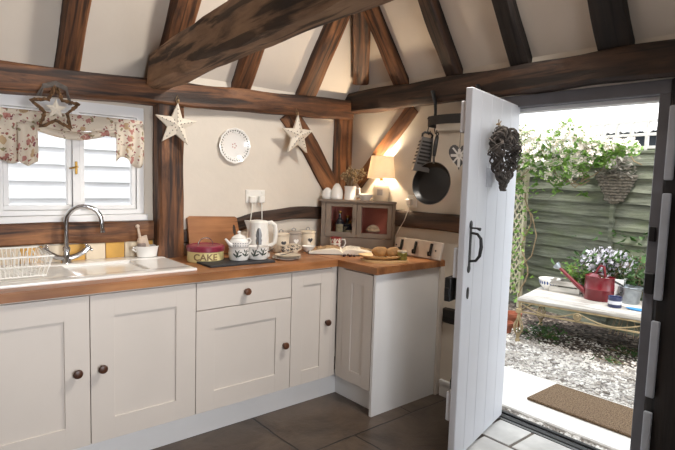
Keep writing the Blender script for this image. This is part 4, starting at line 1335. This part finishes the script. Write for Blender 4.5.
obj('border_pattern', mb, plain('slate green print', (66, 76, 68), .4), dp)
mb = MB()
for i in range(5):
    a = 2*pi*i/5; mb.face([(.009*cos(a), -.0092, .009*sin(a)), (.014*cos(a+.4), -.0092, .014*sin(a+.4)), (.02*cos(a), -.0092, .02*sin(a)), (.014*cos(a-.4), -.0092, .014*sin(a-.4))])
obj('rose_motif', mb, PINKC, dp)

# wicker star with a little cream star inside, hung on the plate over the curtain
ws = thing('twig_star', 'brown twig star with a small cream star inside, above the curtain', 'star', (-2.115, -.13, 1.725))
P = star_pts(.115, .055)
for k_ in range(4):
    pass
mb = MB()
for k_ in range(5):
    pts = []
    for i in range(10):
        x0, z0 = P[i]; x1, z1 = P[(i+1) % 10]
        for q in range(4):
            t_ = q/4
            pts.append((x0 + (x1-x0)*t_ + random.uniform(-.007, .007), random.uniform(-.012, .012), z0 + (z1-z0)*t_ + random.uniform(-.007, .007)))
    mb.tube(pts, .0048, 5, closed=True)
obj('twig_frame', mb, TWIGB, ws)
mb = MB(); P2 = star_pts(.052, .022); n = 10
mb._add([(x, -.004, z) for x, z in P2] + [(x, .004, z) for x, z in P2] + [(0, -.012, 0)], [(i, (i+1) % n, 2*n) for i in range(n)] + [(i, n+i, n+(i+1) % n, (i+1) % n) for i in range(n)] + [tuple(range(n, 2*n))])
obj('small_star', mb, STARM, ws, smooth=10)
mb = MB()
for i in range(5):
    mb.tube([(-.07 + random.uniform(-.02, .01), .02, .06), (-.055, .0, .10 + i*.004), (0, -.005, .115 + i*.005), (.05, 0, .10 + i*.004), (.075 + random.uniform(-.01, .01), .02, .03)], .005, 5)
obj('grey_ribbon', mb, plain('grey ribbon', (112, 104, 98), .8, var=.3, scale=30), ws)
mb = MB(); mb.tube([(0, 0, .05), (0, -.006, .01)], .0018, 4); mb.tube([(0, 0, .11), (0, .03, .13)], .003, 5); obj('string_loop', mb, ROPE, ws)

# floral valance curtain
cu = thing('curtain_valance', 'cream floral valance gathered in a swag over the window', 'curtain', (0, .02, 0))
def cloth(x0, x1, ztop, zlow, amp, freq, y0, nx=60, nz=14, ph=0):
    mb = MB(); G = []
    for i in range(nx + 1):
        u = i/nx; x = x0 + (x1 - x0)*u
        zt_, zl_ = ztop(u), zlow(u); row = []
        for j in range(nz + 1):
            v = j/nz; z = zt_ + (zl_ - zt_)*v
            y = y0 - (amp*(.35 + .65*v))*(1 + sin(freq*u*2*pi + ph + 1.3*v)) - .015*sin(pi*v)
            row.append(mb.bm.verts.new((x, y, z)))
        G.append(row)
    for i in range(nx):
        for j in range(nz):
            mb.bm.faces.new([G[i][j], G[i+1][j], G[i+1][j+1], G[i][j+1]])
    return mb
def solid(o, t=.002):
    m = o.modifiers.new('thickness', 'SOLIDIFY'); m.thickness = t; return o
solid(obj('pelmet', cloth(-2.52, -1.628, lambda u: 1.722, lambda u: 1.625 + .012*sin(u*21), .006, 9, -.004), FLORAL, cu))
swag = lambda u: 1.66 - .062*sin(pi*u)**.8
solid(obj('swag', cloth(-2.24, -1.765, lambda u: 1.672 - .045*sin(pi*u), lambda u: 1.645 - .062*sin(pi*u), .012, 1.5, -.018, 40, 8, 2), FLORAL, cu))
solid(obj('left_tail', cloth(-2.52, -2.235, lambda u: 1.70, lambda u: 1.455 - .02*sin(u*9) + .12*max(0, u - .75), .012, 4, -.016, 40, 14), FLORAL, cu))
solid(obj('left_knot_tail', cloth(-2.27, -2.18, lambda u: 1.655, lambda u: 1.435 + .05*abs(u - .5), .009, 2, -.035, 20, 12), FLORAL, cu))
solid(obj('right_tail', cloth(-1.79, -1.628, lambda u: 1.70, lambda u: 1.475 + .03*sin(u*6), .012, 2.5, -.016, 36, 14), FLORAL, cu))

# twig heart on the door
th_ = thing('twig_heart', 'dark woven twig heart hanging on the open white door', 'heart', (0, 0, 0))
Md = Matrix.Translation((.03, -1.43, 0)) @ Matrix.Rotation(atan2(-.17, -.73), 4, 'Z')
# door-local: x along leaf, y out of the visible face
th_.matrix_world = Md @ Matrix.Translation((.385, .058, 1.53)) @ Matrix.Scale(.92, 4)
mb = MB()
hp = heart2d(.25, .31, 48)
def hp_at(t):
    i = int(t) % 48; f_ = t - int(t); a = hp[i]; b = hp[(i+1) % 48]
    return V((a[0] + (b[0]-a[0])*f_, 0, a[1] + (b[1]-a[1])*f_))
for k_ in range(26):
    pts = []
    ph = random.uniform(0, 6.28); tw = random.choice((7, 9, 11, -8, -10, 5)); rad = random.uniform(.014, .038)
    for i in range(150):
        t_ = 48*i/150
        c_ = hp_at(t_); d_ = (hp_at(t_ + .5) - c_).normalized(); nn = V((d_.z, 0, -d_.x))
        a = ph + tw*2*pi*i/150
        rr = rad*(1 + .25*sin(i*.7 + k_))*(.35 + .65*max(0, min(1, (c_.z + .15)/.17)))
        pts.append(V((c_.x*1.02 + (.014 if c_.x > 0 else -.014)*min(1, max(0, (c_.z + .12)/.1)), 0, c_.z)) + nn*rr*cos(a) + V((0, 1, 0))*rr*1.0*sin(a))
    mb.tube(pts, random.uniform(.003, .0055), 5, closed=True)
obj('woven_twigs', mb, TWIG, th_)
mb = MB(); mb.tube([(-.02, 0, .10), (-.012, -.02, .16), (0, -.04, .215), (.012, -.02, .16), (.02, 0, .10)], .0025, 5); mb.ell((0, -.05, .215), (.006, .012, .006), 8, 6)
mb.tube([(0, -.045, .21), (-.02, -.04, .235)], .003, 5); mb.tube([(0, -.045, .21), (.018, -.04, .24)], .003, 5); mb.tube([(0, -.045, .21), (.014, -.04, .18)], .003, 5)
obj('string_bow', mb, ROPE, th_)
mb = MB(); mb.box(-.035, .05, 0, .003, 0, .10, .001)
hc = obj('hanging_card', mb, CARD, matrix=Md @ Matrix.Translation((.43, .001, 1.40)))
tag(hc, 'small pale printed card fixed to the door beneath the twig heart', 'card')

# dark cloth hanging low behind the door edge
mb = MB(); 
mb.lathe([(0, 0), (.075, 0), (.09, .05), (.075, .2), (.055, .32), (.03, .40), (0, .42)], 18)
for v in mb.bm.verts: v.co += V((noise.noise(v.co*9)*.03, noise.noise(v.co*9 + V((5, 0, 0)))*.03, 0))
tag(obj('cloth_bag', mb, BLACKCL, loc=(-.125, -1.262, 0)), 'dark cloth bag slumped on the floor behind the open door', 'bag')

# ------------------------------------------------------------------ outside
mb = MB(); mb.box(.2, 9, -9, 1.2, -.2, -.035)
mb.box(-6, 9, .25, 9, -.2, -.035)
struct('ground', mb, GRAV)
mb = MB(); mb.box(.2, .86, -3.2, -.6, -.06, 0, .008)
struct('door_step', mb, CONC)
mb = MB(); mb.box(.10, .2, DY0 - .05, DY1 + .05, -.06, -.02)
struct('trim_5', mb, GRAV)
def pebbles(name, label, n, area, zr, mat, rmin, rmax):
    mb = MB()
    for i in range(n):
        x, y = area()
        r_ = random.uniform(rmin, rmax)
        mb.mi = 0
        c = V((x, y, zr + r_*.35))
        a = random.uniform(0, pi); e1 = random.uniform(.7, 1.3); 
        vs = []
        base = [(1,0,0),(-1,0,0),(0,1,0),(0,-1,0),(0,0,1),(0,0,-1)]
        vv = []
        for (p, q, s_) in base:
            X = p*cos(a) - q*sin(a)*.7; Y = p*sin(a) + q*cos(a)*.7
            vv.append((c.x + X*r_*e1, c.y + Y*r_*e1, c.z + s_*r_*.6))
        mb._add(vv, [(0,2,4),(2,1,4),(1,3,4),(3,0,4),(2,0,5),(1,2,5),(3,1,5),(0,3,5)])
    return tag(obj(name, mb, mat, smooth=60), label, 'gravel', kind='stuff')
def yard():
    while True:
        x, y = random.uniform(.88, 2.2), random.uniform(-2.6, .2)
        if random.random() < 1.25 - .45*(x - .8): return x, y
pebbles('gravel', 'pale gravel covering the yard between step and bench', 5200, yard, -.036, PEB, .008, .02)
pebbles('drain_pebbles', 'pale pebbles filling the drain slot along the threshold', 420, lambda: (random.uniform(.125, .195), random.uniform(DY0 - .04, DY1 + .2)), -.022, PEB, .010, .017)
def under():
    return random.uniform(1.75, 2.7), random.uniform(-2.2, .3)
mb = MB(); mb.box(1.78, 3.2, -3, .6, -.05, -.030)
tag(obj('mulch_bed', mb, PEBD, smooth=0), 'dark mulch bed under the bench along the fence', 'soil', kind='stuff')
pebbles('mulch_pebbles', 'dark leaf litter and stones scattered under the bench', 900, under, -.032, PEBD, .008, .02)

# door mat
mb = MB(); mb.box(.40, .80, -2.12, -1.385, .001, .019, .004)
tag(obj('door_mat', mb, COIR), 'brown coir door mat on the pale step outside', 'mat')

# fence
FD = V((.2, .98, 0)).normalized()
FRZ = atan2(.98, .2) - pi/2
fp = lambda y: V((2.85 + .204*(y + .9), y, 0))
fe = thing('garden_fence', 'weathered green-grey fence of overlapping horizontal boards', 'fence', fp(-.9), FRZ)
mb = MB()
z = -.03; i = 0
while z < 1.74:
    h = .155
    for (a, b) in ((-2.2, -.0), (.04, 1.9)):
        n_ = 14
        top, bot = [], []
        for q in range(n_ + 1):
            y = a + (b - a)*q/n_
            wv = .022*noise.noise(V((y*2.3, i*3.7, 1)))
            bot.append((-.046, y, z + wv)); top.append((-.004, y, z + h + .012))
        for q in range(n_):
            v4 = [bot[q], bot[q+1], top[q+1], top[q]]
            b4 = [(p[0] + .018, p[1], p[2]) for p in v4]
            mb._add(v4 + b4, [(0,1,2,3), (7,6,5,4), (0,4,5,1), (3,2,6,7)])
    z += .128; i += 1
obj('lap_boards', mb, FENCE, fe)
for y in (-2.2, .02, 1.9):
    mb = MB(); mb.box(-.062, .03, y - .022, y + .022, -.03, 1.80, .004); obj('fence_post', mb, FENCE, fe)
mb = MB(); mb.box(-.03, .03, -2.2, 1.9, 1.755, 1.785, .004); obj('cap_rail', mb, FENCE, fe)
tt = thing('trellis_topper', 'whitewashed square trellis along the top of the fence', 'trellis', fp(-.9), FRZ)
mb = MB()
for z in (1.80, 1.925, 2.055): mb.box(-.012, .012, -1.6, 1.5, z, z + .028, .002)
for i in range(20): mb.box(-.014, .014, -1.5 + i*.155, -1.47 + i*.155, 1.787, 2.08, .002)
obj('lattice', mb, plain('whitewashed batten', (206, 204, 200), .8, var=.12, scale=12), tt)
sh = thing('garden_shed', 'dark shed with pale corrugated roof beyond the fence', 'shed', (3.9, -1.0, -.03), FRZ)
mb = MB(); mb.box(0, 1.6, -1.6, 1.0, 0, 2.12); obj('wall', mb, SHEDD, sh)
mb = MB()
n_ = 90
for i in range(n_):
    y0 = -1.75 + 2.9*i/n_; y1 = -1.75 + 2.9*(i+1)/n_
    f_ = lambda y: .02*sin(y*2*pi/.08)
    mb._add([(-.15, y0, 2.13 + f_(y0)), (-.15, y1, 2.13 + f_(y1)), (1.8, y1, 2.85 + f_(y1)), (1.8, y0, 2.85 + f_(y0)), (-.15, y0, 2.10 + f_(y0)), (-.15, y1, 2.10 + f_(y1)), (1.8, y1, 2.82 + f_(y1)), (1.8, y0, 2.82 + f_(y0))],
            [(0,1,2,3), (7,6,5,4), (0,4,5,1), (3,2,6,7)])
obj('corrugated_roof', mb, SHEDR, sh)

# diamond trellis at the left with its post
tl = thing('diamond_trellis', 'pale diamond lattice trellis beside the fence, next to the door edge', 'trellis', (2.86, .13, 0), FRZ - .15)
mb = MB()
LATW = plain('pale trellis lath', (196, 186, 160), .8, var=.15, scale=12)
Wd, z0, z1 = .7, .1, 1.62
def lath(sgn):
    s_ = .11
    k_ = -int(z1/s_) - 2
    while k_ < 30:
        c0 = z0 + k_*s_
        pts = []
        for t_ in [i*Wd/40 for i in range(41)]:
            z = c0 + sgn*t_*1.35
            if z0 <= z <= z1: pts.append((0, t_, z))
        if len(pts) > 3:
            a, b = V(pts[0]), V(pts[-1]); d = (b - a).normalized(); n_ = V((0, -d.z, d.y))*.009
            o_ = V((.004*sgn, 0, 0)); t2 = V((.004, 0, 0))
            A = [a - n_ + o_ - t2, a + n_ + o_ - t2, b + n_ + o_ - t2, b - n_ + o_ - t2]; B = [p + 2*t2 for p in A]
            mb._add(A + B, [(0,1,2,3), (7,6,5,4), (0,4,5,1), (2,6,7,3), (1,5,6,2), (3,7,4,0)])
        k_ += 1
lath(1); lath(-1)
obj('lattice', mb, LATW, tl)
mb = MB(); mb.box(-.022, .022, -.03, .012, -.03, 1.64, .003); obj('post', mb, LATW, tl)

# flowering climber over the fence
cl = thing('flowering_climber', 'climbing plant with pale blossom spilling over the fence top', 'climber', (2.7, 0, 0))
Lc, Bc = [], []
random.seed(21)
def climb_z(y):
    # top and bottom of the mass
    top = 2.07 + .05*sin(y*9) - .42*max(0, -y - .5); bot = 1.50 + .10*sin(y*7 + 1) - .12*max(0, y - .05) + .08*max(0, -y - .6)
    return bot, top
for i in range(2300):
    y = random.uniform(-1.22, .55); b_, t_ = climb_z(y)
    z = b_ + (t_ - b_)*random.random()**.85
    if y < -.95 and z < 1.72: continue
    th = .22*(1 - abs((z - 1.78)/.36)**2*.5)
    x = .02 + .204*(y + .3) - random.random()*max(.04, th)
    if random.random() < (.72 if z < 1.78 else .45): Lc.append((x - .02, y, z))
    else: Bc.append((x - .03, y, z + .02))
for i in range(90):
    y = random.choice((-.35, -.08, .12, -.62)) + random.uniform(-.05, .05); Lc.append((-.02 + random.uniform(-.05, .02), y, random.uniform(1.32, 1.55)))
mb = MB(); leaves(mb, Lc, .085); tag(obj('leaves', mb, LEAF, cl, smooth=0), kind='stuff')
mb = MB(); blossoms(mb, Bc, .06, 4); tag(obj('blossom', mb, PETAL, cl, smooth=0), kind='stuff')
mb = MB()
for i in range(14):
    y = -1.15 + i*.12; pts = []
    for q in range(7):
        pts.append((.0 + .05*sin(q + i), y + q*.09 + random.uniform(-.03, .03), 1.62 + .2*sin(q*.5 + i) + random.uniform(-.04, .04)))
    mb.tube(pts, .006, 5)
obj('stems', mb, BARK, cl)
vi = thing('trellis_vine', 'thin vine with small leaves twining up the diamond trellis', 'climber', (2.80, .1, 0))
mb = MB(); pts = [(-.02, -.06 + .05*sin(q*.9), -.03 + q*.085) for q in range(17)]
mb.tube(pts, .009, 6); mb.tube([(-.03, -.05, .5), (-.05, -.16, .62), (-.05, -.20, .85), (-.03, -.12, 1.08), (-.02, -.04, 1.15)], .007, 6)
obj('stems', mb, BARK, vi)
Lc = [(random.uniform(-.09, .02), random.gauss(.03, .09), random.uniform(.05, 1.5)) for i in range(150)]
mb = MB(); leaves(mb, Lc, .075); tag(obj('leaves', mb, LEAF, vi, smooth=0), kind='stuff')

# wall basket on the fence
wb = thing('wall_basket', 'grey wicker half-cone basket hanging on the fence', 'basket', fp(-.90) + V((-.055, 0, 1.30)), FRZ)
mb = MB()
n_ = 9
for i in range(n_):
    z = .0 + i*.029; r_ = .07 + .0135*i + .004*(i % 2)
    pts = [(-r_*sin(pi*q/16)*1.0, r_*1.12*cos(pi*q/16), z + .004*sin(q*2 + i)) for q in range(17)]
    mb.tube(pts, .0155, 6)
mb.tube([(-.02, .1, 0), (-.09, 0, -.002), (-.02, -.1, 0)], .02, 6)
mb.ell((-.03, 0, -.02), (.04, .06, .03), 12, 6)
obj('woven_cone', mb, BASKETW, wb)
mb = MB(); mb._add([(-.005,-.07,-.01),(-.005,.07,-.01),(-.005,.19,.24),(-.005,-.19,.24),(0,-.07,-.01),(0,.07,-.01),(0,.19,.24),(0,-.19,.24)],[(0,1,2,3),(7,6,5,4),(0,4,5,1),(1,5,6,2),(2,6,7,3),(3,7,4,0)]); obj('back_plate', mb, BASKETW, wb)
mb = MB(); leaves(mb, [(-random.uniform(0, .2), random.gauss(-.02, .09), random.uniform(.2, .43)) for i in range(260)], .075)
tag(obj('trailing_plant', mb, leafmat('grey dry foliage', (160, 154, 144), (120, 114, 104)), wb, smooth=0), kind='stuff')

# bench with cream scrolled iron frame
BD = V((.21, -.98, 0)).normalized(); BRZ = atan2(BD.y, BD.x)
bn = thing('garden_bench', 'low white boarded bench on a scrolled cream iron frame', 'bench', (1.60, -.60, -.03), BRZ)
BL, BW, BH = 1.30, .74, .41
mb = MB()
for i in range(4):
    w = BW/4; mb.box(-.02, BL, i*w + .003, (i+1)*w - .003, BH - .028, BH, .004)
obj('board_top', mb, BENCHW, bn)
mb = MB()
for y in (.015, BW - .015):
    mb.box(0, BL, y - .008, y + .008, BH - .045, BH - .029, .002); mb.box(0, BL, y - .006, y + .006, BH - .135, BH - .12, .002)
    for x in (.0, BL): mb.box(x - .008, x + .008, y - .008, y + .008, BH - .14, BH - .029, .002)
for x in (0, BL): mb.box(x - .008, x + .008, .01, BW - .01, BH - .045, BH - .029); mb.box(x - .006, x + .006, .01, BW - .01, BH - .135, BH - .12)
obj('rails', mb, BENCHF, bn)
xs = [.02, .50, 1.02, 1.28]
for a, b in zip(xs, xs[1:]):
    mb = MB(); pts = []
    for i in range(17):
        u = i/16; pts.append((a + (b - a)*u, .012, BH - .055 - .065*sin(pi*u)))
    mb.tube(pts, .006, 6); obj('scroll', mb, BENCHF, bn)
for x in xs[1:3]:
    mb = MB(); mb.lathe([(0, 0), (.034, 0), (.036, .006), (.03, .012), (.02, .008), (.014, .014), (0, .016)], 22, M=Matrix.Translation((x, .012, BH - .085)) @ Matrix.Rotation(radians(90), 4, 'X')); obj('rosette', mb, BENCHF, bn)
for (x, y) in ((.0, .015), (BL, .015), (0, BW - .015), (BL, BW - .015)):
    mb = MB()
    mb.box(x - .025, x + .025, y - .025, y + .025, BH - .14, BH - .10, .004)
    mb.tube([(x, y, BH - .14), (x, y, BH - .19)], [.012, .02], 8)
    for k_ in range(8):
        a = 2*pi*k_/8
        mb.tube([(x + .012*cos(a), y + .012*sin(a), .225), (x + .042*cos(a), y + .042*sin(a), .15), (x + .036*cos(a+.3), y + .036*sin(a+.3), .10), (x + .012*cos(a+.5), y + .012*sin(a+.5), .06)], .005, 5)
    mb.lathe([(0, .0), (.024, .0), (.022, .02), (.014, .03), (.018, .06), (0, .065)], 12, (x, y, 0))
    obj('leg', mb, BENCHF, bn)
BZ = -.03 + BH
nb = V((-BD.y, BD.x, 0))          # towards the fence
def bpt(l, d): 
    p = V((1.60, -.60, 0)) + BD*l + nb*d
    return V((p.x, p.y, BZ))

bw = thing('blue_white_bowl', 'white bowl with blue band pattern at the left end of the bench', 'bowl', bpt(.09, .62))
mb = MB(); mb.lathe([(0, 0), (.05, 0), (.055, .012), (.09, .05), (.102, .10), (.106, .112), (.10, .112), (.085, .05), (.05, .02), (0, .018)], 36); obj('bowl', mb, CERAM, bw)
mb = MB()
for i in range(22):
    a = 2*pi*i/22
    for zz, w, h in ((.075, .1, .02),):
        for (o1, o2) in ((0, 0), ):
            rr = lambda z: .09 + (z - .05)/.05*.012 + .0012
            mb.face([(rr(zz + dz)*cos(a + da), rr(zz + dz)*sin(a + da), zz + dz) for da, dz in ((-w, 0), (-.04, -h*.9), (.05, -h*.6), (w, .0), (.05, h*.8), (-.05, h))])
obj('blue_pattern', mb, BLUEP, bw)

wc = thing('watering_can', 'red enamel watering can with long spout on the bench', 'watering can', bpt(.57, .47), BRZ + pi)
mb = MB(); mb.lathe([(0, 0), (.115, 0), (.12, .006), (.12, .10), (.1225, .104), (.12, .108), (.12, .215), (.123, .22), (.118, .222), (.116, .21), (.112, .19), (0, .19)], 44, sx=1.05, sy=.8); obj('body', mb, REDCAN, wc)
mb = MB()
for i in range(13):
    a0 = -pi/2 + pi*i/12 * 1.0
pts = [(.125*cos(a), .095*sin(a)) for a in [(-pi/2 + pi*i/12) for i in range(13)]]
mb.prism(pts, .215, .224); 
for i in range(12):
    (x0, y0), (x1, y1) = pts[i], pts[i+1]
    mb._add([(x0, y0, .22), (x1, y1, .22), (x1*.55, y1*.8, .25), (x0*.55, y0*.8, .25)], [(0, 1, 2, 3)])
obj('hood', mb, REDCAN, wc)
mb = MB(); mb.tube([(.11, 0, .05), (.20, 0, .12), (.30, 0, .205), (.36, 0, .255)], [.028, .022, .017, .014], 12); obj('spout', mb, REDCAN, wc)
mb = MB(); d_ = V((.06, 0, .05)).normalized(); a = V((.355, 0, .25)); mb.tube([a, a + d_*.03, a + d_*.05], [.016, .034, .036], 16); obj('rose', mb, GALV, wc)
mb = MB(); mb.tube([(.04, 0, .24), (.02, 0, .29), (-.0, 0, .32), (-.03, 0, .31), (-.04, 0, .24), (-.04, 0, .215)], .011, 8); obj('top_handle', mb, REDCAN, wc)
mb = MB(); mb.tube([(-.12, 0, .19), (-.19, 0, .16), (-.2, 0, .12), (-.17, 0, .08), (-.12, 0, .05)], .009, 8); obj('back_handle', mb, BLACKPL, wc)

bk_ = thing('zinc_bucket', 'galvanised bucket at the right of the red watering can', 'bucket', bpt(.815, .54))
mb = MB(); mb.lathe([(0, 0), (.072, 0), (.074, .004), (.082, .06), (.0835, .062), (.095, .145), (.099, .15), (.095, .153), (.088, .14), (.07, .01), (0, .01)], 36); obj('pail', mb, GALV, bk_)
mb = MB(); mb.tube([(.096, 0, .145), (.10, -.02, .15), (.075, -.08, .135), (0, -.108, .125), (-.075, -.08, .135), (-.10, -.02, .15), (-.096, 0, .145)], .003, 6); obj('handle', mb, STEEL, bk_)
jt = thing('navy_tin', 'small navy tin with a pale label in front of the watering can', 'tin', bpt(.74, .26))
mb = MB(); mb.lathe([(0, 0), (.052, 0), (.054, .003), (.054, .088), (.056, .09), (.054, .094), (.05, .09), (.05, .06), (0, .06)], 30); obj('can', mb, NAVY, jt)
mb = MB()
for i in range(30):
    a0, a1 = 2*pi*i/30, 2*pi*(i+1)/30; rr = .0548
    mb.face([(rr*cos(a0), rr*sin(a0), .03), (rr*cos(a1), rr*sin(a1), .03), (rr*cos(a1), rr*sin(a1), .06), (rr*cos(a0), rr*sin(a0), .06)])
obj('paper_label', mb, CARD, jt)
sc_ = thing('secateurs', 'blue handled secateurs lying on the bench front right', 'secateurs', bpt(.83, .26), BRZ - .1)
for s_ in (-1, 1):
    mb = MB(); mb.tube([(0, 0, .012), (.05, s_*.018, .011), (.11, s_*.022, .011), (.14, s_*.012, .011)], [.007, .01, .01, .008], 8, flat=.8); obj('handle', mb, BLUEH, sc_)
mb = MB(); mb.tube([(0, 0, .012), (-.03, .006, .012), (-.06, .0, .012)], [.008, .007, .002], 6, flat=.4); obj('blade', mb, STEEL, sc_)
# white planter box with flowering plant behind the can, and a pale tray
wp = thing('white_planter', 'square white planter holding white flowers behind the watering can', 'planter', bpt(.66, .64), BRZ)
mb = MB()
B0, B1, HH = .085, .095, .20
mb._add([(-B0,-B0,0),(B0,-B0,0),(B0,B0,0),(-B0,B0,0),(-B1,-B1,HH),(B1,-B1,HH),(B1,B1,HH),(-B1,B1,HH)], [(3,2,1,0),(0,1,5,4),(1,2,6,5),(2,3,7,6),(3,0,4,7)])
mb._add([(-B1,-B1,HH),(B1,-B1,HH),(B1,B1,HH),(-B1,B1,HH),(-.08,-.08,HH),(.08,-.08,HH),(.08,.08,HH),(-.08,.08,HH)], [(0,1,5,4),(1,2,6,5),(2,3,7,6),(3,0,4,7)])
obj('pot', mb, WHITE, wp)
mb = MB(); mb.box(-.081, .081, -.081, .081, HH - .03, HH - .02); obj('soil', mb, SOIL, wp)
mb = MB(); leaves(mb, [(random.gauss(-.02, .17), random.gauss(0, .07), HH + random.uniform(-.04, .22)) for i in range(330)], .07); tag(obj('leaves', mb, LEAFD, wp, smooth=0), kind='stuff')
mb = MB(); Bc = []
for i in range(330):
    a = random.uniform(0, 2*pi); r_ = random.random()**.6
    Bc.append((-.06 + .23*r_*cos(a), -.04 + .08*random.gauss(0, .6), HH + .15 + .13*r_*sin(a)))
blossoms(mb, Bc, .034, 5); tag(obj('flowers', mb, PETALW, wp, smooth=0), kind='stuff')
mb = MB()
for i in range(24):
    mb.tube([(random.uniform(-.05, .05), random.uniform(-.05, .05), HH - .02), (random.uniform(-.15, .15), random.uniform(-.06, .06), HH + random.uniform(.1, .2))], .003, 4)
obj('stems', mb, BARK, wp)
wx = thing('white_crate', 'low white wooden crate between the bowl and the watering can', 'crate', bpt(.25, .62), BRZ)
mb = MB()
mb.box(-.13, .13, -.09, .09, 0, .012)
for z in (.03, .09):
    for y in (-.095, .085): mb.box(-.14, .14, y, y + .01, z - .02, z + .025, .002)
    for x in (-.14, .13): mb.box(x, x + .01, -.085, .085, z - .02, z + .025, .002)
for (x, y) in ((-.128, -.083), (.128, -.083), (-.128, .083), (.128, .083)): mb.box(x - .012, x + .012, y - .004, y + .004, .0, .118)
obj('slats', mb, BENCHW, wx)
fw = thing('fern_clump', 'green feathery plant in the white crate behind the spout', 'plant', bpt(.36, .62), BRZ)
fw.location.z += .0125
mb = MB()
tipz = []
for i in range(26):
    a = random.uniform(0, 2*pi); r_ = random.uniform(.05, .2)
    pts = [V((0.01*cos(a), .01*sin(a), 0)), V((r_*.5*cos(a), r_*.3*sin(a), .16)), V((r_*cos(a), r_*.5*sin(a), .22 + random.uniform(-.05, .08)))]
    mb.tube(pts, .0025, 4)
    for q in range(10): 
        t_ = .35 + .65*q/9; p = pts[0]*(1-t_)**2 + pts[1]*2*t_*(1-t_) + pts[2]*t_*t_
        tipz.append(p + V((random.uniform(-.02, .02),)*3))
obj('fronds', mb, BARK, fw)
mb = MB(); leaves(mb, tipz, .05); tag(obj('leaflets', mb, LEAF, fw, smooth=0), kind='stuff')
# plants at the right behind the bucket and under the bench
for (lab, l, d, zz, n, s_, sp, m) in (
    ('leafy green shrub behind the bucket against the fence', .78, .90, .0, 220, .08, (.2, .05, .30), LEAFD),
    ('low green weeds growing under the left end of the bench', .16, .30, 0, 200, .05, (.10, .08, .06), LEAFD),
    ('low green weeds under the right end of the bench', .95, .30, 0, 90, .045, (.12, .07, .03), LEAFD),
    ('tuft of weeds at the edge of the gravel below the bench middle', .80, -.02, 0, 40, .04, (.06, .03, .025), LEAFD)):
    p = bpt(l, d); p.z = -.032
    o = thing('weed_clump' if zz == 0 and n < 210 else 'leafy_shrub', lab, 'plant', p, BRZ)
    mb = MB(); leaves(mb, [(random.gauss(0, sp[0]), random.gauss(0, sp[1]), abs(random.gauss(sp[2], sp[2]*.6)) + (.35 if n == 220 else .0)) for i in range(n)], s_); tag(obj('leaves', mb, m, o, smooth=0), kind='stuff')
    mb = MB()
    for i in range(12): mb.tube([(random.gauss(0, sp[0]*.5), random.gauss(0, sp[1]*.5), 0), (random.gauss(0, sp[0]), random.gauss(0, sp[1]), sp[2] + (.5 if n == 220 else 0))], .003, 4)
    obj('stems', mb, BARK, o)
# terracotta pots by the trellis
for (lab, x, y, r_, h) in (('terracotta pot with broken rim below the trellis', 2.02, -.30, .085, .15), ('smaller terracotta pot in front of the bench leg', 1.80, -.36, .07, .10)):
    mb = MB(); mb.lathe([(0, 0), (r_*.7, 0), (r_*.9, h*.75), (r_, h*.76), (r_*1.02, h), (r_*.92, h), (r_*.85, h*.7), (0, h*.68)], 28)
    tag(obj('terracotta_pot', mb, TERRA, loc=(x, y, -.034)), lab, 'pot', 'terracotta pots')

# white weatherboarded outbuilding seen through the kitchen window
ob = thing('outbuilding', 'white weatherboarded building seen through the kitchen window', 'building', (0, 2.1, -.03))
mb = MB()
for i in range(24):
    z = i*.15
    mb._add([(-6, -.03, z), (1.5, -.03, z), (1.5, -.008, z + .16), (-6, -.008, z + .16), (-6, .0, z), (1.5, .0, z), (1.5, .01, z + .16), (-6, .01, z + .16)], [(0,1,2,3), (7,6,5,4), (0,4,5,1), (3,2,6,7), (1,5,6,2), (0,3,7,4)])
obj('weatherboards', mb, CLADW, ob)
mb = MB(); mb.box(-6, 1.5, .012, .5, 0, 3.7); obj('wall', mb, CLADW, ob)
mb = MB(); mb.box(-6.1, 1.6, -.2, .8, 3.71, 3.8, .01); obj('roof_edge', mb, SHEDR, ob)

# ------------------------------------------------------------------ light
w = bpy.data.worlds.new('sky'); sc.world = w; w.use_nodes = True
bg = w.node_tree.nodes['Background']
bg.inputs['Color'].default_value = (.90, .95, 1.0, 1); bg.inputs['Strength'].default_value = 3.7
sd = bpy.data.lights.new('sun', 'SUN'); sd.energy = 6.0; sd.angle = radians(10); sd.color = (1, .96, .9)
so_ = bpy.data.objects.new('sun', sd); COL.objects.link(so_)
so_.rotation_euler = V((.34, .30, -1.0)).to_track_quat('-Z', 'Y').to_euler()
def area(name, loc, target, sx, sy, power, col):
    l = bpy.data.lights.new(name, 'AREA'); l.shape = 'RECTANGLE'; l.size = sx; l.size_y = sy; l.energy = power; l.color = col
    o = bpy.data.objects.new(name, l); o.location = loc
    o.rotation_euler = (V(target) - V(loc)).to_track_quat('-Z', 'Y').to_euler()
    COL.objects.link(o); return o
# daylight at the near window, and light added at the unseen roof opening
area('near_window_daylight', (-2.05, Y0 - .03, 1.43), (-2.25, 0, .95), 1.3, 1.1, 21, (.96, .97, 1.0)).data.spread = radians(84)
rc = V((-.57, -1.69, ZR + T*.57))
area('added_roof_light', rc + V((-.02, 0, -.03)), rc + V((-.75, .35, -.6)), .28, .5, 54, (1.0, .93, .84))

sc.view_settings.view_transform = 'Standard'
sc.view_settings.look = 'None'
sc.view_settings.exposure = 0.0
sc.view_settings.gamma = 1.0
sc.view_settings.use_curve_mapping = False
sc.cycles.use_denoising = True
sc.cycles.max_bounces = 10
sc.cycles.diffuse_bounces = 6
sc.cycles.transparent_max_bounces = 12
sc.cycles.sample_clamp_indirect = 6.0
